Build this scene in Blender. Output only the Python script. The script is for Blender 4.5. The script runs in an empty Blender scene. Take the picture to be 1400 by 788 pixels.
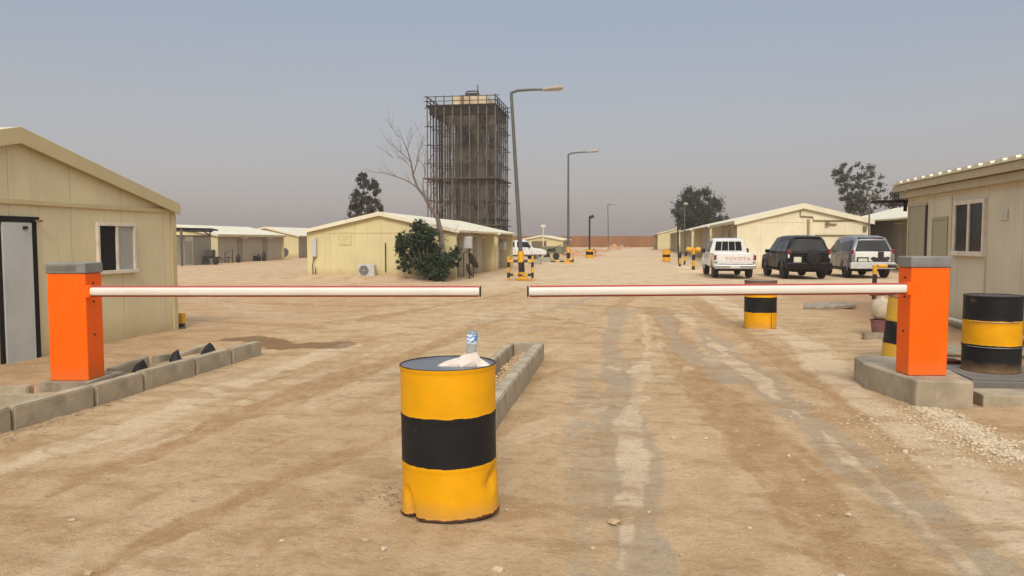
import bpy, bmesh, math, random
import numpy as np
from mathutils import Vector, Matrix, noise as mn
R = math.radians
S = bpy.context.scene
COL = S.collection
random.seed(5)

# ------------------------------------------------------------------ camera, sky, sun, exposure
H, F = 1.65, 1050.0
TH = math.atan(65 / F); YAW = math.atan(165 / F)
cam = bpy.data.objects.new('camera', bpy.data.cameras.new('camera'))
COL.objects.link(cam); S.camera = cam
cam.location = (0, 0, H); cam.rotation_euler = (math.pi / 2 - TH, 0, YAW)
cam.data.sensor_width = 36; cam.data.lens = 27; cam.data.clip_end = 8000; cam.data.clip_start = 0.05

SUN_EL, SUN_AZ = 40.0, 172.0      # azimuth measured clockwise from +Y (road direction)
w = bpy.data.worlds.new('World'); S.world = w; w.use_nodes = True
nt = w.node_tree; nt.nodes.clear()
def wn(t, **k):
    n = nt.nodes.new(t)
    for a, b in k.items(): setattr(n, a, b)
    return n
out = wn('ShaderNodeOutputWorld')
sky = wn('ShaderNodeTexSky', sky_type='NISHITA'); sky.sun_disc = False
sky.sun_elevation = R(SUN_EL); sky.sun_rotation = R(SUN_AZ); sky.dust_density = 6; sky.altitude = 300
bg1 = wn('ShaderNodeBackground'); bg1.inputs[1].default_value = 0.05
nt.links.new(sky.outputs[0], bg1.inputs[0])
tc = wn('ShaderNodeTexCoord'); sep = wn('ShaderNodeSeparateXYZ'); nt.links.new(tc.outputs['Generated'], sep.inputs[0])
nz = wn('ShaderNodeTexNoise'); nz.inputs['Scale'].default_value = 2.2; nz.inputs['Detail'].default_value = 4
mp = wn('ShaderNodeMapping'); mp.inputs['Scale'].default_value = (1, 1, 4)
nt.links.new(tc.outputs['Generated'], mp.inputs[0]); nt.links.new(mp.outputs[0], nz.inputs['Vector'])
ad = wn('ShaderNodeMath', operation='MULTIPLY_ADD'); ad.inputs[1].default_value = 0.10; 
sb = wn('ShaderNodeMath', operation='ADD'); sb.inputs[1].default_value = -0.05
nt.links.new(nz.outputs[0], ad.inputs[0]); nt.links.new(sep.outputs[2], ad.inputs[2]); nt.links.new(ad.outputs[0], sb.inputs[0])
rp = wn('ShaderNodeValToRGB'); nt.links.new(sb.outputs[0], rp.inputs[0])
els = [(0.0, (.385, .335, .32)), (0.06, (.42, .378, .362)), (0.17, (.360, .352, .36)), (0.27, (.300, .33, .375)), (0.36, (.31, .36, .415)), (0.62, (.85, .90, .95)), (1.0, (1.25, 1.25, 1.22))]
cr = rp.color_ramp
while len(cr.elements) < len(els): cr.elements.new(0.5)
for e, (p, c) in zip(cr.elements, els): e.position = p; e.color = (*c, 1)
bg2 = wn('ShaderNodeBackground'); bg2.inputs[1].default_value = 0.9
nt.links.new(rp.outputs[0], bg2.inputs[0])
adds = wn('ShaderNodeAddShader'); nt.links.new(bg1.outputs[0], adds.inputs[0]); nt.links.new(bg2.outputs[0], adds.inputs[1])
nt.links.new(adds.outputs[0], out.inputs[0])

sl = bpy.data.lights.new('sun', 'SUN'); sl.energy = 1.9; sl.angle = R(16); sl.color = (1, .95, .86)
so = bpy.data.objects.new('sun', sl); COL.objects.link(so)
az = R(SUN_AZ); el = R(SUN_EL)
sd = Vector((math.sin(az) * math.cos(el), math.cos(az) * math.cos(el), math.sin(el)))
so.rotation_euler = sd.to_track_quat('Z', 'Y').to_euler(); so.location = (0, 0, 50)
S.view_settings.view_transform = 'Standard'; S.view_settings.look = 'None'
S.view_settings.exposure = 0.0; S.view_settings.gamma = 1
S.render.engine = 'CYCLES'
S.render.resolution_x = 1024; S.render.resolution_y = 576

# ------------------------------------------------------------------ measuring helpers (survey of the site from the picture)
def ray(px, py):
    u = (px - 700) / F; v = (394 - py) / F
    y = math.cos(TH) + v * math.sin(TH); z = v * math.cos(TH) - math.sin(TH)
    c, s = math.cos(YAW), math.sin(YAW)
    return Vector((u * c - y * s, u * s + y * c, z))
def G(px, py, z=0.0):
    d = ray(px, py); t = (z - H) / d.z
    return Vector((d.x * t, d.y * t, z))
def atY(px, py, y):
    d = ray(px, py); t = y / d.y
    return Vector((d.x * t, y, H + d.z * t))
def atX(px, py, x):
    d = ray(px, py); t = x / d.x
    return Vector((x, d.y * t, H + d.z * t))

# ------------------------------------------------------------------ materials
MC = {}
def lin(c):
    if isinstance(c, str):
        c = [int(c[i:i + 2], 16) / 255 for i in (0, 2, 4)]
        return tuple(x / 12.92 if x <= .04045 else ((x + .055) / 1.055) ** 2.4 for x in c)
    return c
class NT:
    def __init__(s, name):
        s.m = bpy.data.materials.new(name); s.m.use_nodes = True; s.t = s.m.node_tree
        s.b = s.t.nodes['Principled BSDF']; s.o = s.t.nodes['Material Output']
    def n(s, t, ins=None, **k):
        x = s.t.nodes.new(t)
        for a, b in k.items(): setattr(x, a, b)
        for a, b in (ins or {}).items():
            if isinstance(b, bpy.types.NodeSocket): s.t.links.new(b, x.inputs[a])
            else: x.inputs[a].default_value = b
        return x
    def obj(s): return s.n('ShaderNodeTexCoord').outputs['Object']
    def map(s, v, scale=(1, 1, 1), loc=(0, 0, 0), rot=(0, 0, 0)):
        return s.n('ShaderNodeMapping', {'Vector': v, 'Scale': scale, 'Location': loc, 'Rotation': rot}).outputs[0]
    def noise(s, v, sc, det=4, ro=.55, dist=0):
        return s.n('ShaderNodeTexNoise', {'Vector': v, 'Scale': sc, 'Detail': det, 'Roughness': ro, 'Distortion': dist}).outputs['Fac']
    def ramp(s, v, a, b, ca=0, cb=1):
        return s.n('ShaderNodeMapRange', {'Value': v, 'From Min': a, 'From Max': b, 'To Min': ca, 'To Max': cb}).outputs[0]
    def math(s, op, a, b=0.0):
        return s.n('ShaderNodeMath', {0: a, 1: b}, operation=op).outputs[0]
    def mix(s, f, a, b, mode='MIX'):
        x = s.n('ShaderNodeMix', data_type='RGBA', blend_type=mode)
        for i, q in ((0, f), (6, a), (7, b)):
            if isinstance(q, bpy.types.NodeSocket): s.t.links.new(q, x.inputs[i])
            elif i == 0: x.inputs[0].default_value = q
            else: x.inputs[i].default_value = (*q, 1)
        return x.outputs[2]
    def set(s, k, v):
        if isinstance(v, bpy.types.NodeSocket): s.t.links.new(v, s.b.inputs[k])
        else: s.b.inputs[k].default_value = (*v, 1) if isinstance(v, tuple) and len(v) == 3 else v
    def bump(s, h, st=.3, d=.01):
        s.set('Normal', s.n('ShaderNodeBump', {'Height': h, 'Strength': st, 'Distance': d}).outputs[0])

def plain(name, col, rough=.6, metal=0, var=.15, sc=6, dirt=None, dirtamt=.35, bump=.1, spec=.4, coat=0):
    if name in MC: return MC[name]
    q = NT(name); c = lin(col); v = q.obj()
    n1 = q.noise(v, sc, 5, .6); 
    a = tuple(x * (1 - var) for x in c); b = tuple(min(1, x * (1 + var)) for x in c)
    cc = q.mix(q.ramp(n1, .3, .7), a, b)
    if dirt:
        n2 = q.noise(q.map(v, (1, 1, .45), (3, 1, 7)), sc * .6, 6, .65)
        cc = q.mix(q.ramp(n2, .48, .75, 0, dirtamt), cc, lin(dirt))
    q.set('Base Color', cc); q.set('Metallic', metal); q.set('Specular IOR Level', spec)
    q.set('Roughness', q.ramp(n1, .2, .8, max(0, rough - .08), min(1, rough + .1)))
    if coat: q.set('Coat Weight', coat); q.set('Coat Roughness', .05)
    if bump: q.bump(q.noise(v, sc * 8, 4), bump, .004)
    MC[name] = q.m; return q.m

def panel_mat(name, col, axis, pitch=1.15, dust='a88a62'):
    """painted sandwich panel wall: seams at a pitch along axis, faint micro ribs, dust at foot, rain streaks"""
    if name in MC: return MC[name]
    q = NT(name); c = lin(col); v = q.obj()
    s = q.n('ShaderNodeSeparateXYZ', {0: v})
    ax = s.outputs[axis]; z = s.outputs[2]
    fr = q.math('FRACT', q.math('MULTIPLY', ax, 1 / pitch))
    seam = q.math('LESS_THAN', fr, .018)
    rib = q.math('SINE', q.math('MULTIPLY', ax, 2 * math.pi / .11))
    n = q.noise(v, .9, 5, .6); streak = q.noise(q.map(v, (7, 7, .5)), 1.3, 4, .6)
    cc = q.mix(q.ramp(n, .3, .7), tuple(x * .9 for x in c), tuple(min(.9, x * 1.07) for x in c))
    cc = q.mix(q.ramp(streak, .52, .8, 0, .35), cc, tuple(x * .62 for x in c))
    hgt = q.math('ADD', z, q.math('MULTIPLY', q.noise(v, 2.5, 5), .5))
    cc = q.mix(q.ramp(hgt, .15, .75, .75, 0), cc, lin(dust))
    cc = q.mix(q.math('MULTIPLY', seam, .45), cc, tuple(x * .5 for x in c))
    q.set('Base Color', cc); q.set('Roughness', .55); q.set('Specular IOR Level', .3)
    hh = q.math('SUBTRACT', q.math('MULTIPLY', rib, .12), seam)
    q.bump(hh, .35, .006)
    MC[name] = q.m; return q.m

def striped(name, bands, base, edge=.006, rust=True, wear=.5, axis=2):
    """bands: list of (z_from, colour) painted on a drum or post, slightly wavy edges, scuffs and rust"""
    if name in MC: return MC[name]
    q = NT(name); v = q.obj(); s = q.n('ShaderNodeSeparateXYZ', {0: v}); z = s.outputs[axis]
    zz = q.math('ADD', z, q.ramp(q.noise(q.map(v, (1, 1, .2)), 9, 3), 0, 1, -edge * 2, edge * 2))
    cc = None
    for zf, c in bands:
        c = lin(c)
        t = q.mix(q.ramp(q.noise(v, 4, 5, .6), .3, .7), tuple(x * .86 for x in c), tuple(min(1, x * 1.06 + .002) for x in c))
        cc = t if cc is None else q.mix(q.math('GREATER_THAN', zz, zf), cc, t)
    n = q.noise(v, 3.5, 8, .7)
    cc = q.mix(q.ramp(n, .60, .74, 0, .45 * wear), cc, lin('9c8768'))
    if rust:
        r = q.noise(q.map(v, (1, 1, .5), (5, 5, 5)), 14, 6, .7)
        cc = q.mix(q.ramp(r, .68, .72, 0, .9 * wear), cc, lin('4a2a18'))
    cc = q.mix(q.ramp(q.math('ADD', z, q.math('MULTIPLY', n, .15)), .06, .2, .55, 0), cc, lin('a5845c'))
    if rust:
        foot = q.math('ADD', z, q.math('MULTIPLY', q.noise(v, 22, 5, .7), -.035))
        cc = q.mix(q.math('LESS_THAN', foot, -.008), cc, lin('4f2f1a'))
    q.set('Base Color', cc); q.set('Roughness', q.ramp(n, .3, .7, .42, .62)); q.set('Specular IOR Level', .22)
    q.bump(q.noise(v, 5, 3), .25, .02)
    MC[name] = q.m; return q.m

CREAM = 'd0c394'; GUARD = 'cfc5aa'
M_conc = plain('concrete', 'a3967f', .9, var=.2, sc=5, dirt='6f6350', dirtamt=.6, bump=.5)
M_concd = plain('old_concrete', '958a76', .92, var=.25, sc=9, dirt='5b5145', dirtamt=.6, bump=.6)
M_dark = plain('dark_metal', (.035, .033, .033), .5, .4)
M_black = plain('black_paint', (.015, .015, .016), .5, var=.3, dirt='8f7b60', dirtamt=.3)
M_yel = plain('yellow_paint', (.72, .36, .015), .5, var=.12, dirt='8f6a30', dirtamt=.4)
M_grey = plain('galvanised_pole', '5f5e5a', .55, .3, dirt='8a7a63')
M_lgrey = plain('light_grey_paint', 'b9b9b4', .5, dirt='8f8672')
M_rubber = plain('rubber', (.02, .02, .02), .85, dirt='8b7353', dirtamt=.55)
M_rim = plain('rim_metal', '8f8f8c', .4, .6)
M_white = plain('white_car_paint', (.70, .69, .65), .3, var=.04, sc=2, dirt='b49c78', dirtamt=.35, bump=0, coat=.4)
M_blackcar = plain('black_car_paint', (.004, .004, .005), .3, var=.1, sc=2, bump=0, coat=.1, spec=.22)
M_silver = plain('silver_car_paint', (.20, .20, .21), .35, .5, var=.05, sc=2, dirt='a08a6a', dirtamt=.2, bump=0, coat=.4)
M_glass = plain('car_glass', (.012, .015, .015), .1, 0, var=.4, sc=1.5, bump=0, spec=.35, dirt='4a463c', dirtamt=.12)
M_red = plain('red_lens', (.20, .015, .012), .25, bump=0)
M_orangelens = plain('orange_lens', (.7, .2, .02), .25, bump=0)
M_clear = plain('clear_lens', (.6, .6, .58), .2, bump=0)
M_chrome = plain('bumper_metal', (.40, .40, .39), .35, .7, bump=0)
M_plate = plain('plate_white', (.55, .55, .45), .5)
M_void = plain('dark_interior', (.01, .009, .008), .9)
M_wframe = plain('white_frame', 'd6cbb8', .5, dirt='a08560')
M_wpane = plain('grey_pane', '9b9c94', .25, var=.08, sc=2, bump=0)
M_bark = plain('bark', '75695a', .9, var=.3, sc=12, bump=.6)
M_barkp = plain('pale_bark', '6e6259', .9, var=.25, sc=10, bump=.5)
M_roof = plain('roof_sheet', 'ddd6bc', .5, var=.06, sc=1, dirt='a8946c', dirtamt=.3, bump=0)

def leafmat(name, a, b):
    q = NT(name); v = q.obj()
    n = q.noise(v, .9, 2); n2 = q.noise(v, 14, 2)
    cc = q.mix(q.ramp(q.math('ADD', q.math('MULTIPLY', n, .5), q.math('MULTIPLY', n2, .5)), .35, .65), a, b)
    q.set('Base Color', cc); q.set('Roughness', .65); q.set('Specular IOR Level', .25)
    q.b.inputs['Subsurface Weight'].default_value = 0
    return q.m
L_dark = leafmat('leaf_dark', (.018, .03, .014), (.06, .075, .035))
L_bush = leafmat('leaf_bush', (.016, .035, .018), (.06, .085, .04))
L_grey = leafmat('leaf_grey', (.05, .055, .038), (.13, .125, .09))
L_conif = leafmat('leaf_conifer', (.035, .036, .026), (.085, .075, .06))

# ------------------------------------------------------------------ mesh helpers
class MB:
    def __init__(s): s.v = []; s.f = []
    def add(s, vs, fs):
        o = len(s.v); s.v += [tuple(x) for x in vs]; s.f += [tuple(i + o for i in f) for f in fs]; return s
    def box(s, x0, x1, y0, y1, z0, z1):
        v = [(x, y, z) for x in (x0, x1) for y in (y0, y1) for z in (z0, z1)]
        return s.add(v, [(0, 1, 3, 2), (4, 6, 7, 5), (0, 4, 5, 1), (2, 3, 7, 6), (0, 2, 6, 4), (1, 5, 7, 3)])
    def obox(s, c, ax, ay, az_, hx, hy, hz):
        c = Vector(c); v = []
        for i in (-1, 1):
            for j in (-1, 1):
                for k in (-1, 1): v.append(c + ax * hx * i + ay * hy * j + az_ * hz * k)
        return s.add(v, [(0, 1, 3, 2), (4, 6, 7, 5), (0, 4, 5, 1), (2, 3, 7, 6), (0, 2, 6, 4), (1, 5, 7, 3)])
    def tube(s, pts, rad, n=8):
        pts = [Vector(p) for p in pts]
        if not hasattr(rad, '__len__'): rad = [rad] * len(pts)
        vs = []; fs = []; prev = None
        for i, p in enumerate(pts):
            d = (pts[min(i + 1, len(pts) - 1)] - pts[max(i - 1, 0)]).normalized()
            a = d.cross(Vector((0, 0, 1)))
            if a.length < .1: a = d.cross(Vector((0, 1, 0)))
            if prev is not None: a = prev - d * prev.dot(d)
            a.normalize(); prev = a; b = d.cross(a)
            for k in range(n):
                t = 2 * math.pi * k / n; vs.append(p + (a * math.cos(t) + b * math.sin(t)) * rad[i])
        for i in range(len(pts) - 1):
            for k in range(n): fs.append((i * n + k, i * n + (k + 1) % n, (i + 1) * n + (k + 1) % n, (i + 1) * n + k))
        fs.append(tuple(range(n))[::-1]); fs.append(tuple((len(pts) - 1) * n + k for k in range(n)))
        return s.add(vs, fs)
    def lathe(s, prof, n=32, c=(0, 0, 0), axis='z'):
        vs = []; fs = []
        for r_, z in prof:
            for k in range(n):
                t = 2 * math.pi * k / n; a, b = r_ * math.cos(t), r_ * math.sin(t)
                vs.append((c[0] + a, c[1] + b, c[2] + z) if axis == 'z' else (c[0] + z, c[1] + a, c[2] + b) if axis == 'x' else (c[0] + a, c[1] + z, c[2] + b))
        m = len(prof)
        for i in range(m - 1):
            for k in range(n): fs.append((i * n + k, i * n + (k + 1) % n, (i + 1) * n + (k + 1) % n, (i + 1) * n + k))
        if prof[0][0] > 1e-4: fs.append(tuple(range(n))[::-1])
        if prof[-1][0] > 1e-4: fs.append(tuple((m - 1) * n + k for k in range(n)))
        return s.add(vs, fs)
    def prism(s, poly, axis, a, b):
        """extrude 2D polygon along axis ('x','y','z')"""
        def P(p, t): return (t, p[0], p[1]) if axis == 'x' else (p[0], t, p[1]) if axis == 'y' else (p[0], p[1], t)
        n = len(poly)
        v = [P(p, a) for p in poly] + [P(p, b) for p in poly]
        f = [tuple(range(n)), tuple(range(2 * n - 1, n - 1, -1))] + [(i, (i + 1) % n, n + (i + 1) % n, n + i) for i in range(n)]
        return s.add(v, f)
    def slab(s, quad, th):
        """a quad given thickness th along its normal (centred)"""
        q = [Vector(p) for p in quad]; nn = (q[1] - q[0]).cross(q[3] - q[0]).normalized() * th / 2
        v = [p + nn for p in q] + [p - nn for p in q]
        return s.add(v, [(0, 1, 2, 3), (7, 6, 5, 4)] + [(i, 4 + i, 4 + (i + 1) % 4, (i + 1) % 4) for i in range(4)])
    def build(s, name, mat, parent=None, bevel=0, smooth=0, seg=2, loc=None, weld=True):
        me = bpy.data.meshes.new(name); me.from_pydata(s.v, [], s.f)
        bm = bmesh.new(); bm.from_mesh(me)
        if weld: bmesh.ops.remove_doubles(bm, verts=bm.verts, dist=1e-5)
        bmesh.ops.recalc_face_normals(bm, faces=bm.faces)
        if smooth:
            for f in bm.faces: f.smooth = True
            for e in bm.edges:
                e.smooth = e.is_boundary or (len(e.link_faces) == 2 and e.calc_face_angle(0) < R(smooth))
        bm.to_mesh(me); bm.free()
        if mat: me.materials.append(mat)
        o = bpy.data.objects.new(name, me); COL.objects.link(o)
        if bevel:
            m = o.modifiers.new('b', 'BEVEL'); m.width = bevel; m.segments = seg; m.limit_method = 'ANGLE'; m.angle_limit = R(40)
        if parent: o.parent = parent
        if loc is not None: o.location = loc
        return o
def tag(o, label=None, cat=None, group=None, kind=None):
    if label: o['label'] = label
    if cat: o['category'] = cat
    if group: o['group'] = group
    if kind: o['kind'] = kind
    return o
def empty(name, loc, label, cat, group=None, rz=0, tilt=(0, 0)):
    e = bpy.data.objects.new(name, None); COL.objects.link(e); e.location = loc; e.rotation_euler = (tilt[0], tilt[1], rz)
    e.empty_display_size = .2
    return tag(e, label, cat, group)
def copy_tree(o, parent=None):
    c = o.copy(); COL.objects.link(c)
    if parent: c.parent = parent
    for ch in [x for x in o.children]: copy_tree(ch, c)
    return c
def relabel(o, label, loc, rz=None):
    o['label'] = label; o.location = loc
    if rz is not None: o.rotation_euler.z = rz
    return o
UP = Vector((0, 0, 1))

# ------------------------------------------------------------------ ground
def vnoise(x, y, seed=0):
    xi = np.floor(x).astype(np.int64); yi = np.floor(y).astype(np.int64); xf = x - xi; yf = y - yi
    def h(a, b):
        n = (a * 374761393 + b * 668265263 + seed * 1442695041) & 0x7fffffff
        n = ((n ^ (n >> 13)) * 1274126177) & 0x7fffffff
        return ((n ^ (n >> 16)) & 0xffff) / 65535.0
    u = xf * xf * (3 - 2 * xf); v = yf * yf * (3 - 2 * yf)
    return (h(xi, yi) * (1 - u) + h(xi + 1, yi) * u) * (1 - v) + (h(xi, yi + 1) * (1 - u) + h(xi + 1, yi + 1) * u) * v
def fbm(x, y, seed=0, o=4):
    t = 0; a = .5
    for i in range(o): t = t + a * vnoise(x * 2 ** i, y * 2 ** i, seed + i); a *= .5
    return t / (1 - .5 ** o)
def sstep(a, b, x):
    t = np.clip((x - a) / (b - a), 0, 1); return t * t * (3 - 2 * t)
def axis_pts(core0, core1, step, far0, far1, g=1.07):
    c = list(np.arange(core0, core1, step)); s = step; x = core1
    while x < far1: c.append(x); s *= g; x += s
    c.append(far1); s = step; x = core0; l = []
    while x > far0: s *= g; x -= s; l.append(max(x, far0))
    return np.array(sorted(l) + c)
xs = axis_pts(-9.5, 8.0, .055, -3000, 3000, 1.06)
ys = axis_pts(2.4, 12.0, .045, -60, 5000, 1.025)
GX, GY = np.meshgrid(xs, ys)
def seg_dist(pts):
    d = np.full(GX.shape, 1e9)
    for (a, b) in zip(pts[:-1], pts[1:]):
        ax, ay = a[0], a[1]; bx, by = b[0] - ax, b[1] - ay
        t = np.clip(((GX - ax) * bx + (GY - ay) * by) / (bx * bx + by * by), 0, 1)
        d = np.minimum(d, np.hypot(GX - ax - t * bx, GY - ay - t * by))
    return d
wob = fbm(GX * 1.3, GY * .5, 7) - .5; wob2 = fbm(GX * 5, GY * 2.2, 17) - .5
def track(pp, width, soft=.6, wb=.35):
    pts = [G(*p) for p in pp]
    d = seg_dist(pts) + wob * wb + wob2 * .22
    return 1 - sstep(width * (1 - soft), width * (1 + soft * .5), d)
grey = np.zeros(GX.shape); brown = grey.copy(); pale = grey.copy()
def acc(a, t, k): return np.maximum(a, t * k)
# tyre tracks in front of the gap (measured from the picture)
grey = acc(grey, track([(845, 420), (835, 470), (850, 560), (870, 680), (880, 900)], .24), .85)
grey = acc(grey, track([(955, 450), (1030, 510), (1110, 575), (1220, 660), (1400, 810)], .26), .9)
grey = acc(grey, track([(905, 430), (930, 470), (1010, 520)], .20), .8)
grey = acc(grey, track([(800, 500), (800, 560), (805, 640), (790, 780)], .2), .5)
brown = acc(brown, track([(900, 420), (960, 520), (1040, 590), (1100, 660)], .30), .95)
brown = acc(brown, track([(950, 410), (1040, 470), (1170, 560), (1290, 640), (1400, 720)], .22), .8)
brown = acc(brown, track([(940, 500), (1000, 560), (1080, 650), (1200, 780)], .28), .9)
brown = acc(brown, track([(700, 560), (760, 640), (770, 720)], .3), .35)
pale = acc(pale, track([(880, 430), (885, 480), (860, 580), (865, 660), (850, 760)], .11), .7)
pale = acc(pale, track([(930, 430), (1040, 520), (1130, 590), (1330, 770)], .10), .75)
pale = acc(pale, track([(960, 400), (1100, 470), (1200, 560), (1330, 650), (1420, 740)], .35), .8)
pale = acc(pale, track([(0, 640), (180, 580), (330, 520), (480, 470)], .28), .8)
pale = acc(pale, track([(250, 395), (420, 440), (560, 450), (700, 425), (880, 375)], .9), .5)
# diagonal wheel marks sweeping in the left lane
for k, (a, am) in enumerate([(-40, .5), (60, .7), (200, .5), (330, .7), (450, .4)]):
    brown = acc(brown, track([(a - 260, 800), (a + 60, 650), (a + 330, 540), (a + 560, 460), (720, 415 + k * 4)], .16 + .05 * (k % 2), wb=.6), am)
    pale = acc(pale, track([(a - 180, 800), (a + 110, 655), (a + 380, 545), (a + 590, 462)], .08, wb=.6), .5)
patch = sstep(.50, .68, fbm(GX * .55 + 9, GY * .28, 31)); brown = acc(brown, patch, .4)
damp = track([(335, 468), (450, 471)], .42, wb=.9)
brown = acc(brown, damp, 1)
brown = acc(brown, track([(250, 440), (420, 450), (560, 425), (700, 400), (860, 372)], .25, wb=.5), .8)
brown = acc(brown, track([(300, 412), (480, 418), (700, 412), (900, 420)], .3, wb=.6), .7)
grey = acc(grey, track([(640, 440), (760, 420), (850, 395), (880, 372)], .2, wb=.4), .7)
grey = acc(grey, track([(1000, 440), (900, 420), (820, 425), (720, 450)], .14, wb=.4), .6)
brown = acc(brown, track([(830, 430), (870, 400), (885, 375)], .3, wb=.4), .6)
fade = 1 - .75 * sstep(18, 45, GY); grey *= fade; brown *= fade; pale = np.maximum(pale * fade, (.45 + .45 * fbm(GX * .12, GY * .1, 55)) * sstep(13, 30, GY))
redd = sstep(-.15, .3, GX - 4.2 + .25 * (10 - GY).clip(-3, 3) * .3 + wob * .8) * (GY < 30) + (GX < -6.2) * .4
redd = np.clip(redd, 0, 1)
Z = (fbm(GX * .35, GY * .3, 3) - .5) * .05 + (fbm(GX * 2.2, GY * 1.2, 5) - .5) * .025 + (fbm(GX * 7, GY * 5, 8) - .5) * .026 * (GY < 25)
Z += -.022 * grey - .012 * brown + .014 * pale
Z += .07 * (1 - sstep(-6.1, -5.5, GX)) * (1 - sstep(13, 17, GY))                  # fill behind the left kerb
Z += .05 * sstep(3.4, 4.4, GX) * (1 - sstep(14, 20, GY))
Z += .10 * np.exp(-((GX + 1.46) / .12) ** 4) * (GY > 5.2) * (GY < 10.7)           # fill in the middle island
Z += .28 * np.exp(-((GX + 11.5) / 3.4) ** 4) * np.exp(-((GY - 31.3) / .55) ** 2) * (.4 + fbm(GX * 1.5, GY * 1.5, 77)) # sand blown against the cabin
Z -= .02
far = sstep(35, 80, GY); Z *= (1 - .5 * far)
Z += far * 0
nx, ny = len(xs), len(ys)
me = bpy.data.meshes.new('ground')
co = np.stack([GX, GY, Z], -1).reshape(-1, 3).astype(np.float32)
idx = np.arange(nx * ny).reshape(ny, nx)
fq = np.stack([idx[:-1, :-1], idx[:-1, 1:], idx[1:, 1:], idx[1:, :-1]], -1).reshape(-1, 4)
me.vertices.add(len(co)); me.vertices.foreach_set('co', co.ravel())
me.loops.add(fq.size); me.loops.foreach_set('vertex_index', fq.ravel().astype(np.int32))
me.polygons.add(len(fq)); me.polygons.foreach_set('loop_start', np.arange(0, fq.size, 4, dtype=np.int32))
me.update(calc_edges=True); me.shade_smooth()
at = me.attributes.new('soil', 'FLOAT_COLOR', 'POINT')
at.data.foreach_set('color', np.stack([grey, brown, pale, redd], -1).reshape(-1).astype(np.float32))
ad_ = me.attributes.new('damp', 'FLOAT', 'POINT'); ad_.data.foreach_set('value', damp.reshape(-1).astype(np.float32))
ground = bpy.data.objects.new('ground', me); COL.objects.link(ground); tag(ground, 'sandy desert ground with tyre tracks', kind='structure')
q = NT('sand'); v = q.obj()
A_ = q.n('ShaderNodeAttribute', attribute_name='soil'); sc_ = q.n('ShaderNodeSeparateColor', {0: A_.outputs['Color']})
big = q.noise(q.map(v, (1, .5, 1)), .45, 6, .6); mid = q.noise(q.map(v, (1, .55, 1), (3, 8, 0)), 2.6, 7, .68); fine = q.noise(v, 26, 6, .7); grit = q.noise(v, 110, 3, .7)
SAND = (.50, .362, .222)
cc = q.mix(q.ramp(big, .35, .65), (.54, .37, .205), (.62, .45, .27))
cc = q.mix(q.ramp(mid, .42, .66, 0, .55), cc, (.39, .245, .115))
rag = q.math('MULTIPLY', q.math('SUBTRACT', q.noise(q.map(v, (1, .7, 1)), 5, 8, .72), .5), 1.3)
def ragged(k, lo=.32, hi=.62): return q.ramp(q.math('ADD', k, rag), lo, hi)
gA, bA, pA = ragged(sc_.outputs[0]), ragged(sc_.outputs[1]), ragged(sc_.outputs[2], .38, .72)
cc = q.mix(q.math('MULTIPLY', bA, q.ramp(q.noise(q.map(v, (2.2, .9, 1), (4, 4, 0)), 3, 7, .7), .36, .6, .25, .95)), cc, (.40, .235, .11))
cc = q.mix(q.math('MULTIPLY', gA, q.ramp(mid, .3, .62, 1, .6)), cc, (.41, .325, .225))
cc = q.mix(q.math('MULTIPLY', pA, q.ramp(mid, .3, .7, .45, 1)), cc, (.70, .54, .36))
cc = q.mix(q.math('MULTIPLY', A_.outputs['Alpha'], .75), cc, (.47, .27, .15))
blot = q.noise(q.map(v, (1.0, 2.2, 1), (7, 1, 0)), 1.1, 7, .66); blot2 = q.noise(q.map(v, (1.0, 1.6, 1), (1, 9, 0)), 7, 6, .7)
cc = q.mix(q.ramp(blot, .50, .60, 0, .55), cc, (.37, .225, .105))
cc = q.mix(q.ramp(blot2, .54, .70, 0, .35), cc, (.60, .45, .28))
cc = q.mix(q.ramp(blot2, .45, .34, 0, .38), cc, (.26, .16, .085))
cc = q.mix(q.ramp(fine, .50, .72, 0, .35), cc, (.25, .155, .08))
cc = q.mix(q.ramp(grit, .62, .70, 0, .45), cc, (.62, .53, .41))
vor = q.n('ShaderNodeTexVoronoi', {'Vector': v, 'Scale': 38.0}); vcol = q.n('ShaderNodeSeparateColor', {0: vor.outputs['Color']})
peb = q.math('MULTIPLY', q.math('LESS_THAN', vor.outputs['Distance'], q.math('MULTIPLY', vcol.outputs[0], .30)), q.math('GREATER_THAN', vcol.outputs[1], .80))
cc = q.mix(q.math('MULTIPLY', peb, .8), cc, (.62, .51, .38))
vor2 = q.n('ShaderNodeTexVoronoi', {'Vector': v, 'Scale': 90.0}); vc2 = q.n('ShaderNodeSeparateColor', {0: vor2.outputs['Color']})
pk = q.math('MULTIPLY', q.math('LESS_THAN', vor2.outputs['Distance'], .28), q.math('GREATER_THAN', vc2.outputs[1], .86))
cc = q.mix(q.math('MULTIPLY', pk, .6), cc, (.20, .13, .08))
q.set('Base Color', cc); q.set('Roughness', .95); q.set('Specular IOR Level', .12)
hh = q.math('ADD', q.math('ADD', q.math('MULTIPLY', mid, 1.2), q.math('MULTIPLY', peb, .12)), q.math('ADD', q.math('MULTIPLY', fine, .5), q.math('MULTIPLY', grit, .12)))
q.bump(hh, .9, .06)
A2 = q.n('ShaderNodeAttribute', attribute_name='damp')
cc = q.mix(q.math('MULTIPLY', q.ramp(q.math('ADD', A2.outputs['Fac'], rag), .3, .7), .65), cc, (.17, .095, .045)); q.set('Base Color', cc)
me.materials.append(q.m)
def gz(x, y):
    i = min(max(np.searchsorted(ys, y), 1), ny - 1); j = min(max(np.searchsorted(xs, x), 1), nx - 1)
    return float(Z[i, j])

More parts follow.
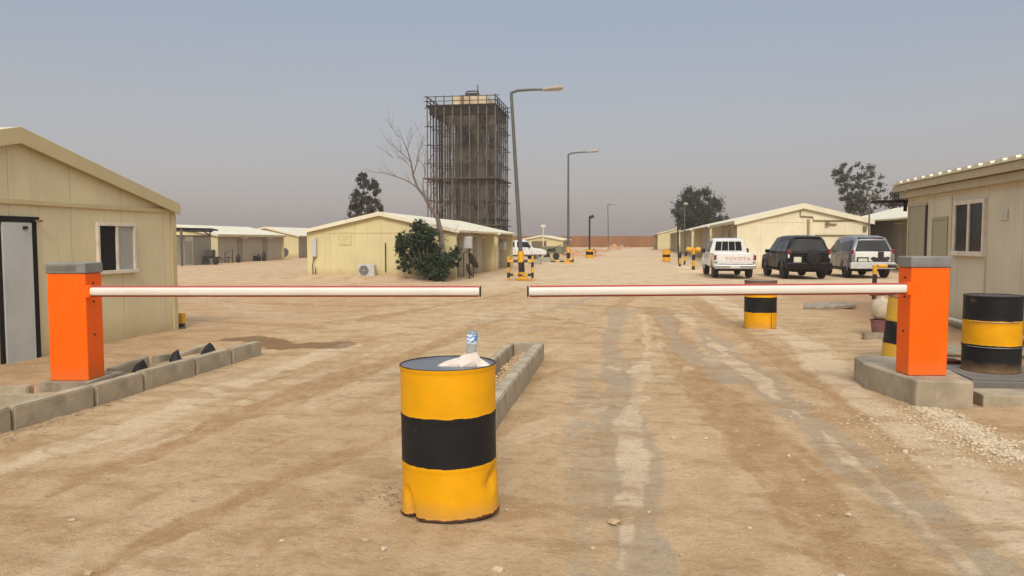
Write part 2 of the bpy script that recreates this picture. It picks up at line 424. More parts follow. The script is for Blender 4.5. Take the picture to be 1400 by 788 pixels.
# far brown boundary fence
t = empty('boundary_fence', (-30, 190, 0), 'long brown boundary fence crossing the far end of the road', 'fence')
q = NT('brown_fence'); v = q.obj(); s_ = q.n('ShaderNodeSeparateXYZ', {0: v})
n_ = q.noise(q.map(v, (1, 1, .05)), .35, 5, .7)
q.set('Base Color', q.mix(q.ramp(n_, .35, .65), (.22, .098, .034), (.31, .145, .052))); q.set('Roughness', .9)
mb = MB()
x = -45.0; i = 0
while x < 75:
    mb.box(x, x + 2.0, (0 if i % 2 else .08), .16 + (0 if i % 2 else .08), -.3, 2.72 + .12 * mn.noise((x * .21, 0, 3))); x += 2.0; i += 1
mb.build('fence_panel', q.m, t)

# ------------------------------------------------------------------ cabins
def gable_walls(x0, x1, y0, y1, hw, hr, ridge='y', t=.08, z0=-.3):
    mb = MB()
    if ridge == 'y': mb.prism([(x0, z0), (x1, z0), (x1, hw), ((x0 + x1) / 2, hr), (x0, hw)], 'y', y0, y1)
    else: mb.prism([(y0, z0), (y1, z0), (y1, hw), ((y0 + y1) / 2, hr), (y0, hw)], 'x', x0, x1)
    return mb
def wall_window(parent, plane, pos, a0, a1, z0, z1, out, panes=('dark', 'dark'), fw=.05):
    """plane 'x' (window in plane x=pos, spans y) or 'y'; out = +-1 direction it faces"""
    def bx(mb, a, b, c, d, p, q_):
        lo, hi = sorted((pos + out * p, pos + out * q_))
        return mb.box(lo, hi, a, b, c, d) if plane == 'x' else mb.box(a, b, lo, hi, c, d)
    f = MB(); am = (a0 + a1) / 2
    bx(f, a0, a1, z1 - fw, z1, .0, .05); bx(f, a0 - .02, a1 + .02, z0 - .01, z0 + fw, 0, .075)
    bx(f, a0, a0 + fw, z0 + fw, z1 - fw, 0, .048); bx(f, a1 - fw, a1, z0 + fw, z1 - fw, 0, .048); bx(f, am - fw * .5, am + fw * .5, z0 + fw, z1 - fw, 0, .046)
    wf = f.build('window', M_wframe, parent, bevel=.004)
    for k, (c0, c1) in enumerate(((a0 + fw, am - fw * .5), (am + fw * .5, a1 - fw))):
        g = MB(); bx(g, c0, c1, z0 + fw, z1 - fw, .004, .02)
        g.build('pane', {'dark': M_glass, 'void': M_void, 'grey': M_wpane}[panes[k]], wf)
    return wf

WALL_Y = panel_mat('cream_wall_gable', CREAM, 0)
WALL_X_SHADE = panel_mat('shaded_cream_wall_side', 'a89e8b', 1, 1.15)  # greyer cream: shade under the porch eave put into the side wall colour
def row_cabin(x0, x1, y0, y1, hw, hr, label, group, front='right', fin=.55, ac=(), wins=(), thick=.10, cat='cabin', band=.12, wallm=None):
    """long prefab cabin, ridge along the road; its road side (front) is set back under the eave between two end fins"""
    t = empty('prefab_cabin', ((x0 + x1) / 2, y0, 0), label, cat, group)
    ox, oy = (x0 + x1) / 2, y0
    a, b, L = x0 - ox, x1 - ox, y1 - y0
    sgn = 1 if front == 'right' else -1
    wa, wb_ = (a, b - fin) if sgn > 0 else (a + fin, b)
    for y in (0, L - .1):
        mb = MB(); mb.prism([(a, -.3), (b, -.3), (b, hw), (0, hr), (a, hw)], 'y', y, y + .1); mb.build('gable_wall', wallm or WALL_Y, t)
    hs = hr - (hr - hw) / b * (b - fin) - .02
    poly = [(wa, -.3), (wb_, -.3), (wb_, hs if sgn > 0 else hw - .02), (0, hr - .02), (wa, hw - .02 if sgn > 0 else hs)]
    mb = MB(); mb.prism(poly, 'y', .1, L - .1); mb.build('side_wall', WALL_X_SHADE, t)
    # roof: two slabs with eave and rake overhang
    slope = (hr - hw) / (b)
    oh = .18; r = MB()
    for sg in (-1, 1):
        ex = sg * (b + oh); ez = hw - slope * oh
        qd = [(0, -.16, hr + thick * .6), (ex, -.16, ez + thick * .6), (ex, L + .16, ez + thick * .6), (0, L + .16, hr + thick * .6)]
        r.slab(qd if sg > 0 else qd[::-1], thick)
    r.build('roof', M_roof, t, bevel=.01)
    # rake and tie trims on the gable facing the camera
    tr = MB(); tr.box(a, b, -.02, -.001, hw - .05, hw + .0)
    tr.build('trim', wallm or WALL_Y, t)
    for sg in (-1, 1):
        ex = sg * (b + oh); ez = hw - slope * oh + thick * .6; dp = band
        f = MB(); poly = [(0, hr + thick * .6 - dp), (0, hr + thick * 1.1), (ex, ez + thick * .5), (ex, ez - dp * .8)]
        f.prism(poly if sg > 0 else poly[::-1], 'y', -.20, -.163); f.build('fascia', M_roof, t)
        if band > .15:
            e = MB(); e.box(min(ex, ex - sg * .03), max(ex, ex - sg * .03), -.16, L + .16, ez - .14, ez + .0); e.build('eave_trim', plain('eave_trim', 'b3a684', .6), t)
    fx = wb_ if sgn > 0 else wa
    for yy in ac:
        e = MB(); e.box(fx if sgn > 0 else fx - .3, fx + .3 if sgn > 0 else fx, yy, yy + .75, hw * .55, hw * .55 + .45)
        e.build('air_conditioner', M_lgrey, t, bevel=.02)
    for (ya, yb2, za, zb) in wins:
        wall_window(t, 'x', fx, ya, yb2, za, zb, sgn)
    for yy in [L * .3, L * .68]:
        d = MB(); lo, hi = (fx, fx + .03) if sgn > 0 else (fx - .03, fx)
        d.box(lo, hi, yy, yy + .85, 0, 1.85 * hw / 2.05 - .05); d.build('door', plain('brown_door', '8a7f68', .5), t, bevel=.005)
        aw = MB(); x_in, x_out = fx, fx + sgn * .45
        aw.slab([(x_in, yy - .1, hw - .08), (x_out, yy - .1, hw - .22), (x_out, yy + 1.0, hw - .22), (x_in, yy + 1.0, hw - .08)], .02)
        aw.build('awning', M_wframe, t)
    return t

GB = 'prefab cabins left of the road'; GR_ = 'prefab cabins in the row right of the road'
B1 = row_cabin(-13.95, -7.33, 31.56, 40.6, 2.02, 2.76, 'cream gabled cabin with a bush and outdoor fan unit against its end wall', GB, fin=.55, wins=((4.6, 5.5, 1.1, 1.7),))
B2 = row_cabin(-13.95, -7.33, 41.6, 47.0, 2.02, 2.76, 'short cream cabin directly behind the cabin with the bush', GB, fin=.5, ac=(3.4,))
C1 = row_cabin(-36.6, -29.87, 52.0, 62.8, 2.05, 2.72, 'long white roofed cabin behind the dark canopy at the far left', GB, fin=.25, ac=(), band=.17)  # deeper eave trim here stands in for the dark shade band at the roof
D1 = row_cabin(-37.6, -31.1, 68.4, 80, 2.05, 2.85, 'farthest left cabin with a satellite dish on its cream end wall', GB, fin=.5)
F1 = row_cabin(5.95, 13.2, 46, 60.5, 2.74, 3.66, 'large cream gabled cabin behind the three parked cars', GR_, front='left', fin=.75, ac=(4, 9), band=.26, wallm=panel_mat('white_cream_wall', 'e0d6b6', 0))
yy = [(62, 78, 'second'), (81, 100, 'third'), (103, 127, 'fourth'), (131, 158, 'farthest')]
for a_, b_, nme in yy:
    row_cabin(5.95 if nme != 'farthest' else 4.1, 13.2, a_, b_, 2.74, 3.66 if nme != 'farthest' else 4.0, nme + ' cream cabin in the row right of the road, counted from the parked cars', GR_, front='left', fin=.75, ac=(4,))
# end wall fittings of the large cabin: cable conduits, lamp box
fm = plain('conduit_brown', '7d6b50', .6)
def onF(px, py): p = atY(px, py, 46); return (p.x - 9.575, -.05, p.z)
mb = MB(); mb.tube([onF(1094, 288), onF(1094, 296), onF(1111, 297), onF(1112, 302), onF(1186, 302)], .035, 6); mb.build('conduit', fm, F1)
mb = MB(); mb.tube([onF(1105, 300), onF(1105, 366)], .07, 6); mb.build('downpipe', plain('downpipe', '948a72'), F1)
mb = MB(); mb.tube([onF(1114, 322), onF(1182, 322)], .04, 6); mb.build('conduit', fm, F1)
mb = MB(); p = Vector(onF(1131, 305)); mb.box(p.x - .1, p.x + .1, -.22, -.0, p.z - .12, p.z + .06); mb.box(p.x + .05, p.x + .5, -.12, -.04, p.z - .1, p.z - .04); mb.build('wall_lamp', fm, F1)
mb = MB(); p = Vector(onF(1183, 312)); mb.box(p.x - .12, p.x + .05, -.15, 0, p.z - .15, p.z + .12); mb.build('junction_box', fm, F1)

# next row to the right, behind the guardhouse
G1 = row_cabin(13.9, 21.5, 40, 56, 2.78, 3.75, 'white roofed cabin glimpsed between the large cabin and the grey guardhouse', GR_, front='left', fin=.9, ac=(3,))

# small building beyond the left cabins
pe0 = atY(712, 329, 84); pe1 = atY(770, 329, 84)
E1 = row_cabin(pe0.x, pe1.x, 84, 94, 1.68, 2.13, 'small cream cabin with a dark open bay behind the white pickup', GB, fin=.2)
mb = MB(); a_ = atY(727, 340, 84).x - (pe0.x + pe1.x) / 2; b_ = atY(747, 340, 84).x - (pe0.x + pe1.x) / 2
mb.box(a_, b_, -.03, -.012, 0, 1.58); mb.build('bay_shade_sheet', plain('shaded_bay', '6f6249', .9), E1)  # flat sheet in a shade colour, painted for the darkness inside the bay

# outdoor details of cabin B1
ox = (-13.95 - 7.33) / 2
mb = MB(); px = atY(527, 350, 31.5).x - ox; mb.tube([(px, -.05, .3), (px, -.05, 1.55)], .025, 6); mb.build('pipe', M_dark, B1)
mb = MB(); a_ = atY(462, 330, 31.56).x - ox; mb.box(a_, a_ + .62, -.025, 0, 1.45, 1.9); mb.build('vent_cover', plain('cream_cover', 'c6ba88'), B1, bevel=.01)

# --- left building beside the barrier: gable wall faces the road
LX, LY0, LY1 = -8.09, 5.6, 12.63
t = empty('prefab_cabin', (LX, LY0, 0), 'beige gabled cabin with grey door and half open window beside the left barrier', 'cabin')
A1 = t
WL = panel_mat('beige_wall', 'd3c69e', 1, 1.12)
m1 = gable_walls(-9, 0, 0, LY1 - LY0, 2.18, 3.02, 'x')
m1.build('wall', WL, t)
LL = LY1 - LY0; LM = LL / 2
roofc = plain('beige_roof_trim', 'c0b186', .55, var=.06, sc=1.5, dirt='8f7b55')
r = MB(); sl_ = (3.02 - 2.18) / LM; oh = .05
for sg in (-1, 1):
    e_y = LM + sg * (LM + oh); e_z = 2.18 - sl_ * oh
    qd = [(.06, LM, 3.10), (.06, e_y, e_z + .08), (-9.1, e_y, e_z + .08), (-9.1, LM, 3.10)]
    r.slab(qd if sg < 0 else qd[::-1], .09)
r.build('roof', M_roof, t, bevel=.008)
for sg in (-1, 1):      # deep fascia along the rake
    e_y = LM + sg * (LM + oh + .02); e_z = 2.18 - sl_ * oh
    f = MB(); poly = [(LM, 2.93), (LM, 3.15), (e_y, e_z + .13), (e_y, e_z - .06)]
    f.prism(poly if sg > 0 else poly[::-1], 'x', .065, .10); f.build('fascia', roofc, t, bevel=.006)
mb = MB(); mb.box(.001, .035, .02, LL + .01, 2.13, 2.20); mb.build('trim', roofc, t, bevel=.006)
mb = MB(); mb.box(.001, .03, LL - .10, LL + .012, -.2, 2.125); mb.box(-.12, .03, LL + .013, LL + .028, -.2, 2.125); mb.build('corner_trim', roofc, t, bevel=.005)
dgrey = plain('grey_door', 'bdbeb9', .5, var=.06, sc=2, dirt='83796a', dirtamt=.4, bump=.2)
d0, d1 = 8.80 - LY0, 9.30 - LY0
fr = MB(); fr.box(.001, .05, d0 - .07, d1 + .13, 1.9, 1.97); fr.box(.001, .03, d1 + .01, d1 + .10, -.1, 1.899); fr.box(.001, .03, d0 - .06, d0 - .01, -.1, 1.899)
df = fr.build('door_frame', M_void, t)
mb = MB(); mb.box(.004, .045, d0, d1, .01, 1.89); dd = mb.build('door', dgrey, t, bevel=.006)
mb = MB(); mb.box(.045, .075, d1 - .16, d1 - .10, 1.80, 1.84); mb.build('hinge', M_dark, dd)
mb = MB(); mb.box(.0, .10, d1 + .06, d1 + .14, 1.90, 1.93); mb.build('door_rail', plain('wood_rail', '8b7450'), t)
wall_window(t, 'x', 0, 10.60 - LY0, 11.50 - LY0, 1.14, 1.92, 1, ('void', 'grey'), .045)
mb = MB(); mb.box(.0, .06, 9.5 - LY0, LL, -.1, .03); mb.build('plinth', M_concd, t, bevel=.01)

# --- guardhouse on the right
GXp = 6.01; t = empty('guardhouse', (GXp, 9.5, 0), 'grey green guardhouse with white framed window beside the right barrier', 'guardhouse'); GH = t
WG = panel_mat('guard_wall', GUARD, 1, 1.2)
GL = 18.25 - 9.5
mb = MB(); mb.box(0, 5, 0, GL, -.2, 2.8)
mb.build('wall', WG, t)
gtr = plain('guard_trim', 'b5a888', .5, var=.06, dirt='8a7a5c')
mb = MB(); mb.box(-.22, -.17, -.5, GL + .30, 2.73, 2.87); mb.build('fascia', gtr, t, bevel=.006)
mb = MB(); mb.box(-.13, -.002, -.4, GL + .18, 2.58, 2.725); mb.build('soffit', gtr, t, bevel=.006)
r = MB(); r.slab([(-.26, -.5, 2.89), (2.6, -.5, 3.17), (2.6, GL + .33, 3.17), (-.26, GL + .33, 2.89)], .03)
r.slab([(2.6, -.5, 3.17), (5.3, -.5, 2.89), (5.3, GL + .33, 2.89), (2.6, GL + .33, 3.17)], .03)
y = -.4
while y < GL + .28:
    for (xa, za, xb_, zb) in ((-.262, 2.905, 2.6, 3.185), (5.3, 2.905, 2.6, 3.185)):
        w0, w1, hh_ = .15, .12, .042
        vs = [(xa, y - w0, za), (xa, y + w0, za), (xa, y + w1, za + hh_), (xa, y - w1, za + hh_), (xb_, y - w0, zb), (xb_, y + w0, zb), (xb_, y + w1, zb + hh_), (xb_, y - w1, zb + hh_)]
        r.add(vs, [(0, 1, 2, 3), (7, 6, 5, 4), (0, 4, 5, 1), (1, 5, 6, 2), (2, 6, 7, 3), (3, 7, 4, 0)])
    y += .43
r.build('roof', M_roof, t)
mb = MB(); mb.box(-.6, .1, GL + .08, GL + .6, 2.50, 2.55); mb.tube([(-.02, GL + .1, 2.5), (-.02, GL + .1, 2.3)], .04, 8); mb.build('flood_light', M_void, t)
# door and hatches
D0, D1 = 17.13 - 9.5, 18.08 - 9.5
mb = MB(); mb.box(-.03, -.001, D0 - .05, D1 + .05, 2.38, 2.44); mb.box(-.03, -.001, D1, D1 + .05, -.1, 2.379); mb.build('door_frame', gtr, t)
mb = MB(); mb.box(-.03, -.0015, D0 - .07, D0 + .0, -.1, 2.379); mb.build('door_jamb', plain('dark_jamb', '3a3228'), t)
mb = MB(); mb.box(-.02, -.0012, D0 + .005, D1 - .005, .0, 2.375); dr = mb.build('door', plain('guard_door', '9f987c', .5, var=.05, dirt='887a5e'), t, bevel=.004)
mb = MB(); mb.tube([(-.05, D0 + .1, 1.05), (-.05, D0 + .1, 1.2)], .015, 6); mb.box(-.05, -.02, D0 + .06, D0 + .13, 1.1, 1.14); mb.build('handle', M_dark, dr)
mb = MB(); mb.tube([(-.03, D1 + .1, 2.62), (-.07, D1 - .1, 2.62)], .06, 8); mb.build('wall_lamp', M_clear, t)
mb = MB(); a0, a1 = 16.0 - 9.5, 16.78 - 9.5
mb.box(-.02, -.001, a0, a1, 2.06, 2.12); mb.box(-.02, -.001, a0, a0 + .05, .5, 2.06); mb.box(-.02, -.001, a1 - .05, a1, .5, 2.06); mb.box(-.008, -.0012, a0 + .05, a1 - .05, .5, 2.06); mb.build('hatch', plain('guard_hatch', 'a39b7e', .5, var=.05), t, bevel=.003)
wall_window(t, 'x', 0, 14.37 - 9.5, 15.66 - 9.5, 1.38, 2.38, -1, ('dark', 'dark'), .075)
p = atX(1374, 294, GXp); mb = MB(); mb.box(-.02, -.001, p.y - 9.5 - .12, p.y - 9.5 + .12, p.z - .09, p.z + .09); mb.build('patch_plate', plain('patch', 'c4bfa8'), t, bevel=.01)
for px in (1346, 1298):
    p = atX(px, 390, GXp); mb = MB(); mb.box(-.014, -.001, p.y - 9.5 - .015, p.y - 9.5 + .015, 0, 1.3 if px == 1346 else 2.5); mb.build('joint_strip', plain('joint', 'bdb79c'), t)
mb = MB(); mb.box(-.1, -.002, 0, GL, -.1, .10); mb.build('plinth', M_concd, t, bevel=.01)
mb = MB(); mb.tube([(-.16, 1.5, .17), (-.16, 6.2, .19)], .035, 8); mb.build('pipe', M_wframe, t)

# ------------------------------------------------------------------ boom barriers
q = NT('orange_paint'); v = q.obj(); n = q.noise(v, 3, 6, .6)
sz = q.n('ShaderNodeSeparateXYZ', {0: v}).outputs[2]
cc = q.mix(q.ramp(n, .3, .7), (.90, .115, .0), (.97, .135, .0))
cc = q.mix(q.ramp(q.math('ADD', sz, q.math('MULTIPLY', n, .2)), .08, .3, .35, 0), cc, (.5, .2, .07))
dst = q.noise(q.map(v, (4, 4, .8)), 3, 8, .75)
cc = q.mix(q.ramp(dst, .52, .75, 0, .30), cc, (.55, .22, .07))
q.set('Base Color', cc); q.set('Roughness', q.ramp(n, .3, .7, .42, .6)); q.set('Specular IOR Level', .2); M_or = q.m
M_cap = plain('grey_cap', '84837f', .5, .2, dirt='9b8a70', dirtamt=.3)
M_arm = plain('arm_white', (.72, .68, .60), .4, var=.04, sc=2, dirt='b49a78', dirtamt=.25, bump=0)
M_edge = plain('red_rubber_edge', (.42, .06, .045), .6)
def barrier(loc, wx, dy, hgt, sgn, arm_len, arm_z, arm_dz, rz, label):
    """loc = front centre of the cabinet; sgn = side the arm leaves to (+1 right)"""
    t = empty('boom_barrier', loc, label, 'barrier', 'boom barriers across the road', rz=rz)
    hb = MB(); hb.box(-wx / 2, wx / 2, 0, dy, 0, hgt - .115); hs = hb.build('cabinet', M_or, t, bevel=.012, seg=3)
    cp = MB(); cp.box(-wx / 2 - .012, wx / 2 + .012, -.012, dy + .012, hgt - .113, hgt); cb = cp.build('cap', M_cap, t, bevel=.012, seg=3)
    pn = MB(); pn.box(-wx / 2 + .01, wx / 2 - .09 * (1 if sgn > 0 else .2), -.016, -.0121, hgt - .085, hgt - .03); pn.build('cap_slot', plain('cap_slot', '6b6659') if sgn > 0 else M_cap, cb)
    for zz in (hgt - .22, hgt - .42, hgt - .78):
        b = MB(); b.lathe([(.012, 0), (.012, .008), (.006, .012)], 10, (sgn * wx / 2, dy * .45, zz), 'x') if sgn > 0 else b.lathe([(.006, -.012), (.012, -.008), (.012, 0)], 10, (sgn * wx / 2, dy * .45, zz), 'x')
        b.build('bolt', M_dark, t)
    a = MB(); x0 = sgn * wx / 2; yc = -.02 + dy * .15
    prof = [(yc - .03, -.042), (yc + .03, -.042), (yc + .042, -.02), (yc + .042, .02), (yc + .03, .042), (yc - .03, .042), (yc - .042, .02), (yc - .042, -.02)]
    n_ = len(prof); vs = [(x0 + sgn * .0, p[0], arm_z + p[1]) for p in prof] + [(x0 + sgn * arm_len, p[0], arm_z + arm_dz + p[1]) for p in prof]
    a.add(vs, [tuple(range(n_)), tuple(range(2 * n_ - 1, n_ - 1, -1))] + [(i, (i + 1) % n_, n_ + (i + 1) % n_, n_ + i) for i in range(n_)])
    ar = a.build('arm', M_arm, t, bevel=.008, smooth=50)
    for k in (-1, 1):
        e_ = MB(); e_.tube([(x0 + sgn * .01, yc, arm_z + k * .047), (x0 + sgn * (arm_len - .01), yc, arm_z + arm_dz + k * .047)], .012, 8); e_.build('rubber_edge', M_edge, ar, smooth=60)
    ec = MB(); ex = x0 + sgn * arm_len; ec.obox((ex + sgn * .008, yc, arm_z + arm_dz), Vector((1, 0, 0)), Vector((0, 1, 0)), UP, .008, .047, .058); ec.build('end_cap', M_dark, ar, bevel=.01)
    fl = MB(); fl.box(min(x0, x0 + sgn * .05), max(x0, x0 + sgn * .05), yc - .055, yc + .055, arm_z - .065, arm_z + .065); fl.build('hinge_plate', M_or, t, bevel=.01)
    return t
lb = G(95, 521, .15); rb = G(1268, 514, .25)
BL = barrier(lb, .41, .33, 1.262, 1, 4.185, 1.108 - .15, 0.0, YAW, 'orange boom barrier at the left cabin with its white arm down')
BR = barrier(rb, .40, .27, 1.235, -1, 3.935, 1.155 - .25, -.03, YAW, 'orange boom barrier by the guardhouse with its white arm down')

# ------------------------------------------------------------------ kerb stones and pads
kid = 0
def kerb(x0, x1, y0, y1, z0, z1, name, label, cat, group, seed, rz=0, tilt=0, mat=None):
    random.seed(seed * 7 + 1)
    cx, cy = (x0 + x1) / 2, (y0 + y1) / 2
    bm = bmesh.new(); bmesh.ops.create_cube(bm, size=1)
    bmesh.ops.scale(bm, vec=(x1 - x0, y1 - y0, z1 - z0), verts=bm.verts)
    bmesh.ops.bevel(bm, geom=bm.edges[:], offset=.012, segments=2, affect='EDGES')
    bmesh.ops.subdivide_edges(bm, edges=[e for e in bm.edges if e.calc_length() > .08], cuts=5, use_grid_fill=True)
    for v in bm.verts:
        n = mn.noise_vector(v.co * 6 + Vector((seed * 3.1, seed, 0)))
        v.co += n * .006
    me = bpy.data.meshes.new(name); bm.to_mesh(me); bm.free(); me.materials.append(mat or M_conc)
    o = bpy.data.objects.new(name, me); COL.objects.link(o)
    o.location = (cx, cy, (z0 + z1) / 2); o.rotation_euler = (tilt, 0, rz)
    return tag(o, label, cat, group)
ordn = ['nearest', 'second', 'third', 'fourth', 'fifth', 'sixth', 'seventh', 'eighth']
GK = 'kerb stones laid in the dirt'
ysL = [4.45, 5.45, 6.42, 7.42, 8.45, 9.33, 10.30]
ysL = [4.9, 5.9, 6.93, 7.72, 8.72, 9.60, 10.42]
for i in range(6):
    kerb(-5.49 + i * .006, -5.36 + i * .006, ysL[i] + .015, ysL[i + 1] - .015, -.08, .195 - .004 * (i % 3), 'kerb_stone',
         ordn[i] + ' kerb stone of the left row edging the road, counted from the camera', 'kerb', GK, i, rz=R((-1) ** i * .6))
ysB = [8.1, 9.0, 9.55, 10.35]
for i in range(3):
    kerb(-6.2, -6.09, ysB[i] + .1, ysB[i + 1] - .06, -.08, .15 - .015 * i, 'kerb_stone', ['near', 'middle', 'far'][i] + ' half buried kerb stone behind the left barrier row', 'kerb', GK, 20 + i, rz=R(3 - 3 * i), tilt=R([3, -4, 5][i]))
kerb(-6.12, -5.52, 6.45, 6.57, -.05, .17, 'kerb_stone', 'cross laid kerb stone in front of the left orange barrier', 'kerb', GK, 30)
kerb(-6.9, -6.05, 6.75, 6.87, -.05, .17, 'kerb_stone', 'broken kerb stone at the left edge in front of the grey door', 'kerb', GK, 31, rz=R(14))
# black sheeting scraps poking up between the stones
bs = plain('black_sheet', (.02, .017, .016), .7)
for i, (x, y) in enumerate([(-5.86, 8.4), (-5.95, 9.27), (-5.9, 9.95)]):
    random.seed(i + 3); mb = MB(); n = 9; top = (x + .02, y + .02, .215)
    ring = [(x + .11 * math.cos(2 * math.pi * k / n) * random.uniform(.6, 1.2), y + .14 * math.sin(2 * math.pi * k / n) * random.uniform(.6, 1.3), .03) for k in range(n)]
    rg2 = [(x + (p[0] - x) * .45, y + (p[1] - y) * .55, .15 + random.uniform(-.04, .03)) for p in ring]
    mb.add(ring + rg2 + [top], [(k, (k + 1) % n, n + (k + 1) % n, n + k) for k in range(n)] + [(n + k, n + (k + 1) % n, 2 * n) for k in range(n)])
    tag(mb.build('plastic_sheet_scrap', bs, smooth=30), ['near', 'middle', 'far'][i] + ' crumpled scrap of black sheeting poking up behind the left kerb row', 'scrap', 'black sheeting scraps behind the left kerb')
# concrete footing under the left barrier
tag(kerb(lb.x - .30, lb.x + .24, lb.y - .12, lb.y + .62, -.1, .150, 'concrete_footing', 'flat concrete footing under the left orange barrier', 'footing', None, 40, rz=YAW, mat=M_concd))
# middle island
for i, (a, b) in enumerate([(5.15, 6.2), (6.2, 7.25), (7.25, 8.3), (8.3, 9.5), (9.5, 10.72)]):
    kerb(-1.335 - i * .012 + .03, -1.20 - i * .012 + .03, a + .008, b - .008, -.08, .215, 'kerb_stone', ordn[i] + ' right hand kerb stone of the narrow island behind the front drum', 'kerb', GK, 50 + i, rz=R(.6))
    if i >= 2: kerb(-1.76, -1.65, a + .01, b - .01, -.08, .20, 'kerb_stone', ['', '', 'nearest', 'middle', 'farthest'][i] + ' left hand kerb stone of the narrow island behind the front drum', 'kerb', GK, 60 + i)
kerb(-1.645, -1.37, 10.60, 10.71, -.08, .205, 'kerb_stone', 'kerb stone closing the far end of the narrow island', 'kerb', GK, 70)
kerb(-1.645, -1.33, 7.55, 7.66, -.08, .17, 'kerb_stone', 'sunken cross kerb stone inside the narrow island', 'kerb', GK, 71)
# right pad under the barrier and the slab beside it
pl = [G(1184, 520), G(1225, 540), G(1267, 552), G(1327, 556)]
mb = MB()
poly = [(2.83, 8.19), (3.36, 8.17), (3.42, 8.9), (3.30, 9.75), (2.85, 9.95), (2.66, 9.75), (2.62, 9.2)]
mb.prism(poly, 'z', -.1, .248)
o = mb.build('concrete_footing', M_conc, bevel=.02, seg=3); tag(o, 'thick concrete footing under the right orange barrier', 'footing')
mb = MB(); mb.prism([(3.47, 8.22), (5.3, 8.35), (5.3, 8.75), (3.47, 8.6)], 'z', -.1, .11)
tag(mb.build('concrete_slab', M_conc, bevel=.012), 'low pale concrete edge stone in front of the dark metal cover', 'slab')
mb = MB(); mb.box(3.56, 5.6, 8.78, 10.0, -.1, .15); mb.box(3.62, 4.9, 8.85, 9.9, .15, .165)
tag(mb.build('manhole_cover', plain('cover_grey', '6e6a62', .8, dirt='9a8568'), bevel=.01), 'dark grey cover slab under the black and yellow drum beside the barrier', 'cover')
mb = MB(); mb.box(4.2, 5.8, 11.2, 12.0, -.1, .13); mb.box(4.2, 5.8, 11.16, 11.199, .09, .135)
tag(mb.build('concrete_step', M_concd, bevel=.015), 'concrete step against the guardhouse wall behind the black and yellow drum', 'step')
# loose slab in the sand
c = G(1130, 421); mb = MB(); mb.prism([(-.62, -.25), (-.3, -.42), (.35, -.3), (.62, -.28), (.6, .15), (.1, .42), (-.45, .3)], 'z', 0, .09)
o = mb.build('broken_slab', M_concd, bevel=.02); o.location = (c.x, c.y, .0); o.rotation_euler = (R(3), R(-3), .1); tag(o, 'flat broken concrete slab lying in the sand right of the road', 'slab')

# ------------------------------------------------------------------ drums
YL = (.76, .355, .001); BK = (.012, .012, .013)
def drum(loc, bands, label, r=.298, h=.905, lean=(0, 0), rz=0, dent=False, lidcol=(.13, .14, .16), mname='drum', wear=.5, scr=False, hoops=True):
    t = empty('steel_drum', loc, label, 'drum', 'painted steel drums marking the road', rz=rz, tilt=lean)
    n = 144 if dent else 72; prof = []
    N = 72 if dent else 46
    for i in range(N + 1):
        z = h * i / N; rr = r
        if hoops:
            for hz in (h * .335, h * .665): rr += hoops * .009 * math.exp(-((z - hz) / .012) ** 2)
        if z < .012 or z > h - .014: rr += .006
        prof.append((rr, z))
    mb = MB(); mb.lathe(prof, n)
    nb = n * len(prof)
    vs = []
    for (x, y, z) in mb.v:
        a = math.atan2(y, x)
        k = 1 + .006 * mn.noise((math.cos(a) * 1.5, math.sin(a) * 1.5, z * 2.5 + loc[0]))
        if dent:
            def da(a0): return abs((a - a0 + math.pi) % (2 * math.pi) - math.pi)
            low = max(0, 1 - z / .30)
            # crushed foot: flares on the right, creased notch at lower left
            k += .075 * low ** 1.1 * math.exp(-(da(R(-20)) / .6) ** 2)
            kk = max(0, 1 - abs(z - .235 - .05 * math.sin(a * 3)) / .085) * max(0, 1 - da(R(-14)) / .42); k -= .16 * kk ** 1.3
            cr_ = max(0, 1 - z / .19) * max(0, 1 - abs((a - R(-128)) + z * .9) / .13) if a < 0 else 0; k -= .24 * cr_ ** .9
            k += .045 * max(0, 1 - z / .16) * math.exp(-((a - R(-150)) / .22) ** 2) + .02 * max(0, 1 - z / .2) * math.exp(-((a - R(-112)) / .15) ** 2)
            k += .012 * mn.noise((a * 3, z * 6, 4.0)) * low
        vs.append((x * k, y * k, z))
    mb.v = vs
    # keep only shell and bottom; recessed lid separate
    mb.f = [f for f in mb.f if len(f) == 4]
    body = mb.build('shell', striped(mname, bands, None, wear=wear), t, smooth=40)
    ld = MB(); ld.lathe([(.001, h - .018), (r * .96, h - .018), (r * .985, h - .002)], n)
    ld.build('lid', plain(mname + '_lid', lidcol, .35, .2, var=.3, sc=4, dirt='7d6d58', dirtamt=.5, bump=.3), t, smooth=40)
    rm = MB(); pts = [(math.cos(2 * math.pi * k / n) * r * 1.008, math.sin(2 * math.pi * k / n) * r * 1.008, h) for k in range(n + 1)]
    rm.lathe([(r * .975, h - .006), (r * .985, h + .004), (r * 1.005, h + .005), (r * 1.02, h - .002), (r * 1.012, h - .007)], n)
    rm.f = [f for f in rm.f if len(f) == 4]
    rm.build('rim', plain(mname + '_rim', '3a2c22' if not scr else '2b2a28', .6, .2, var=.4, sc=20, dirt='7a5a3a', dirtamt=.6), t, smooth=50)
    for (aa, rr) in ((R(60), .17),):
        bg = MB(); bg.lathe([(.032, 0), (.032, .012), (.02, .016)], 16, (math.cos(aa) * rr, math.sin(aa) * rr, h - .018)); bg.build('bung', M_dark, t, smooth=40)
    return t
c = Vector((-1.12, 4.62, -.012))
DR1 = drum(c, [(-1, YL), (.315, BK), (.612, YL)], 'large yellow and black drum with crushed foot, standing in front with a cloth on top', dent=True, lean=(0, R(-.6)), r=.294, h=.90, mname='front_drum', wear=.35, hoops=.35)
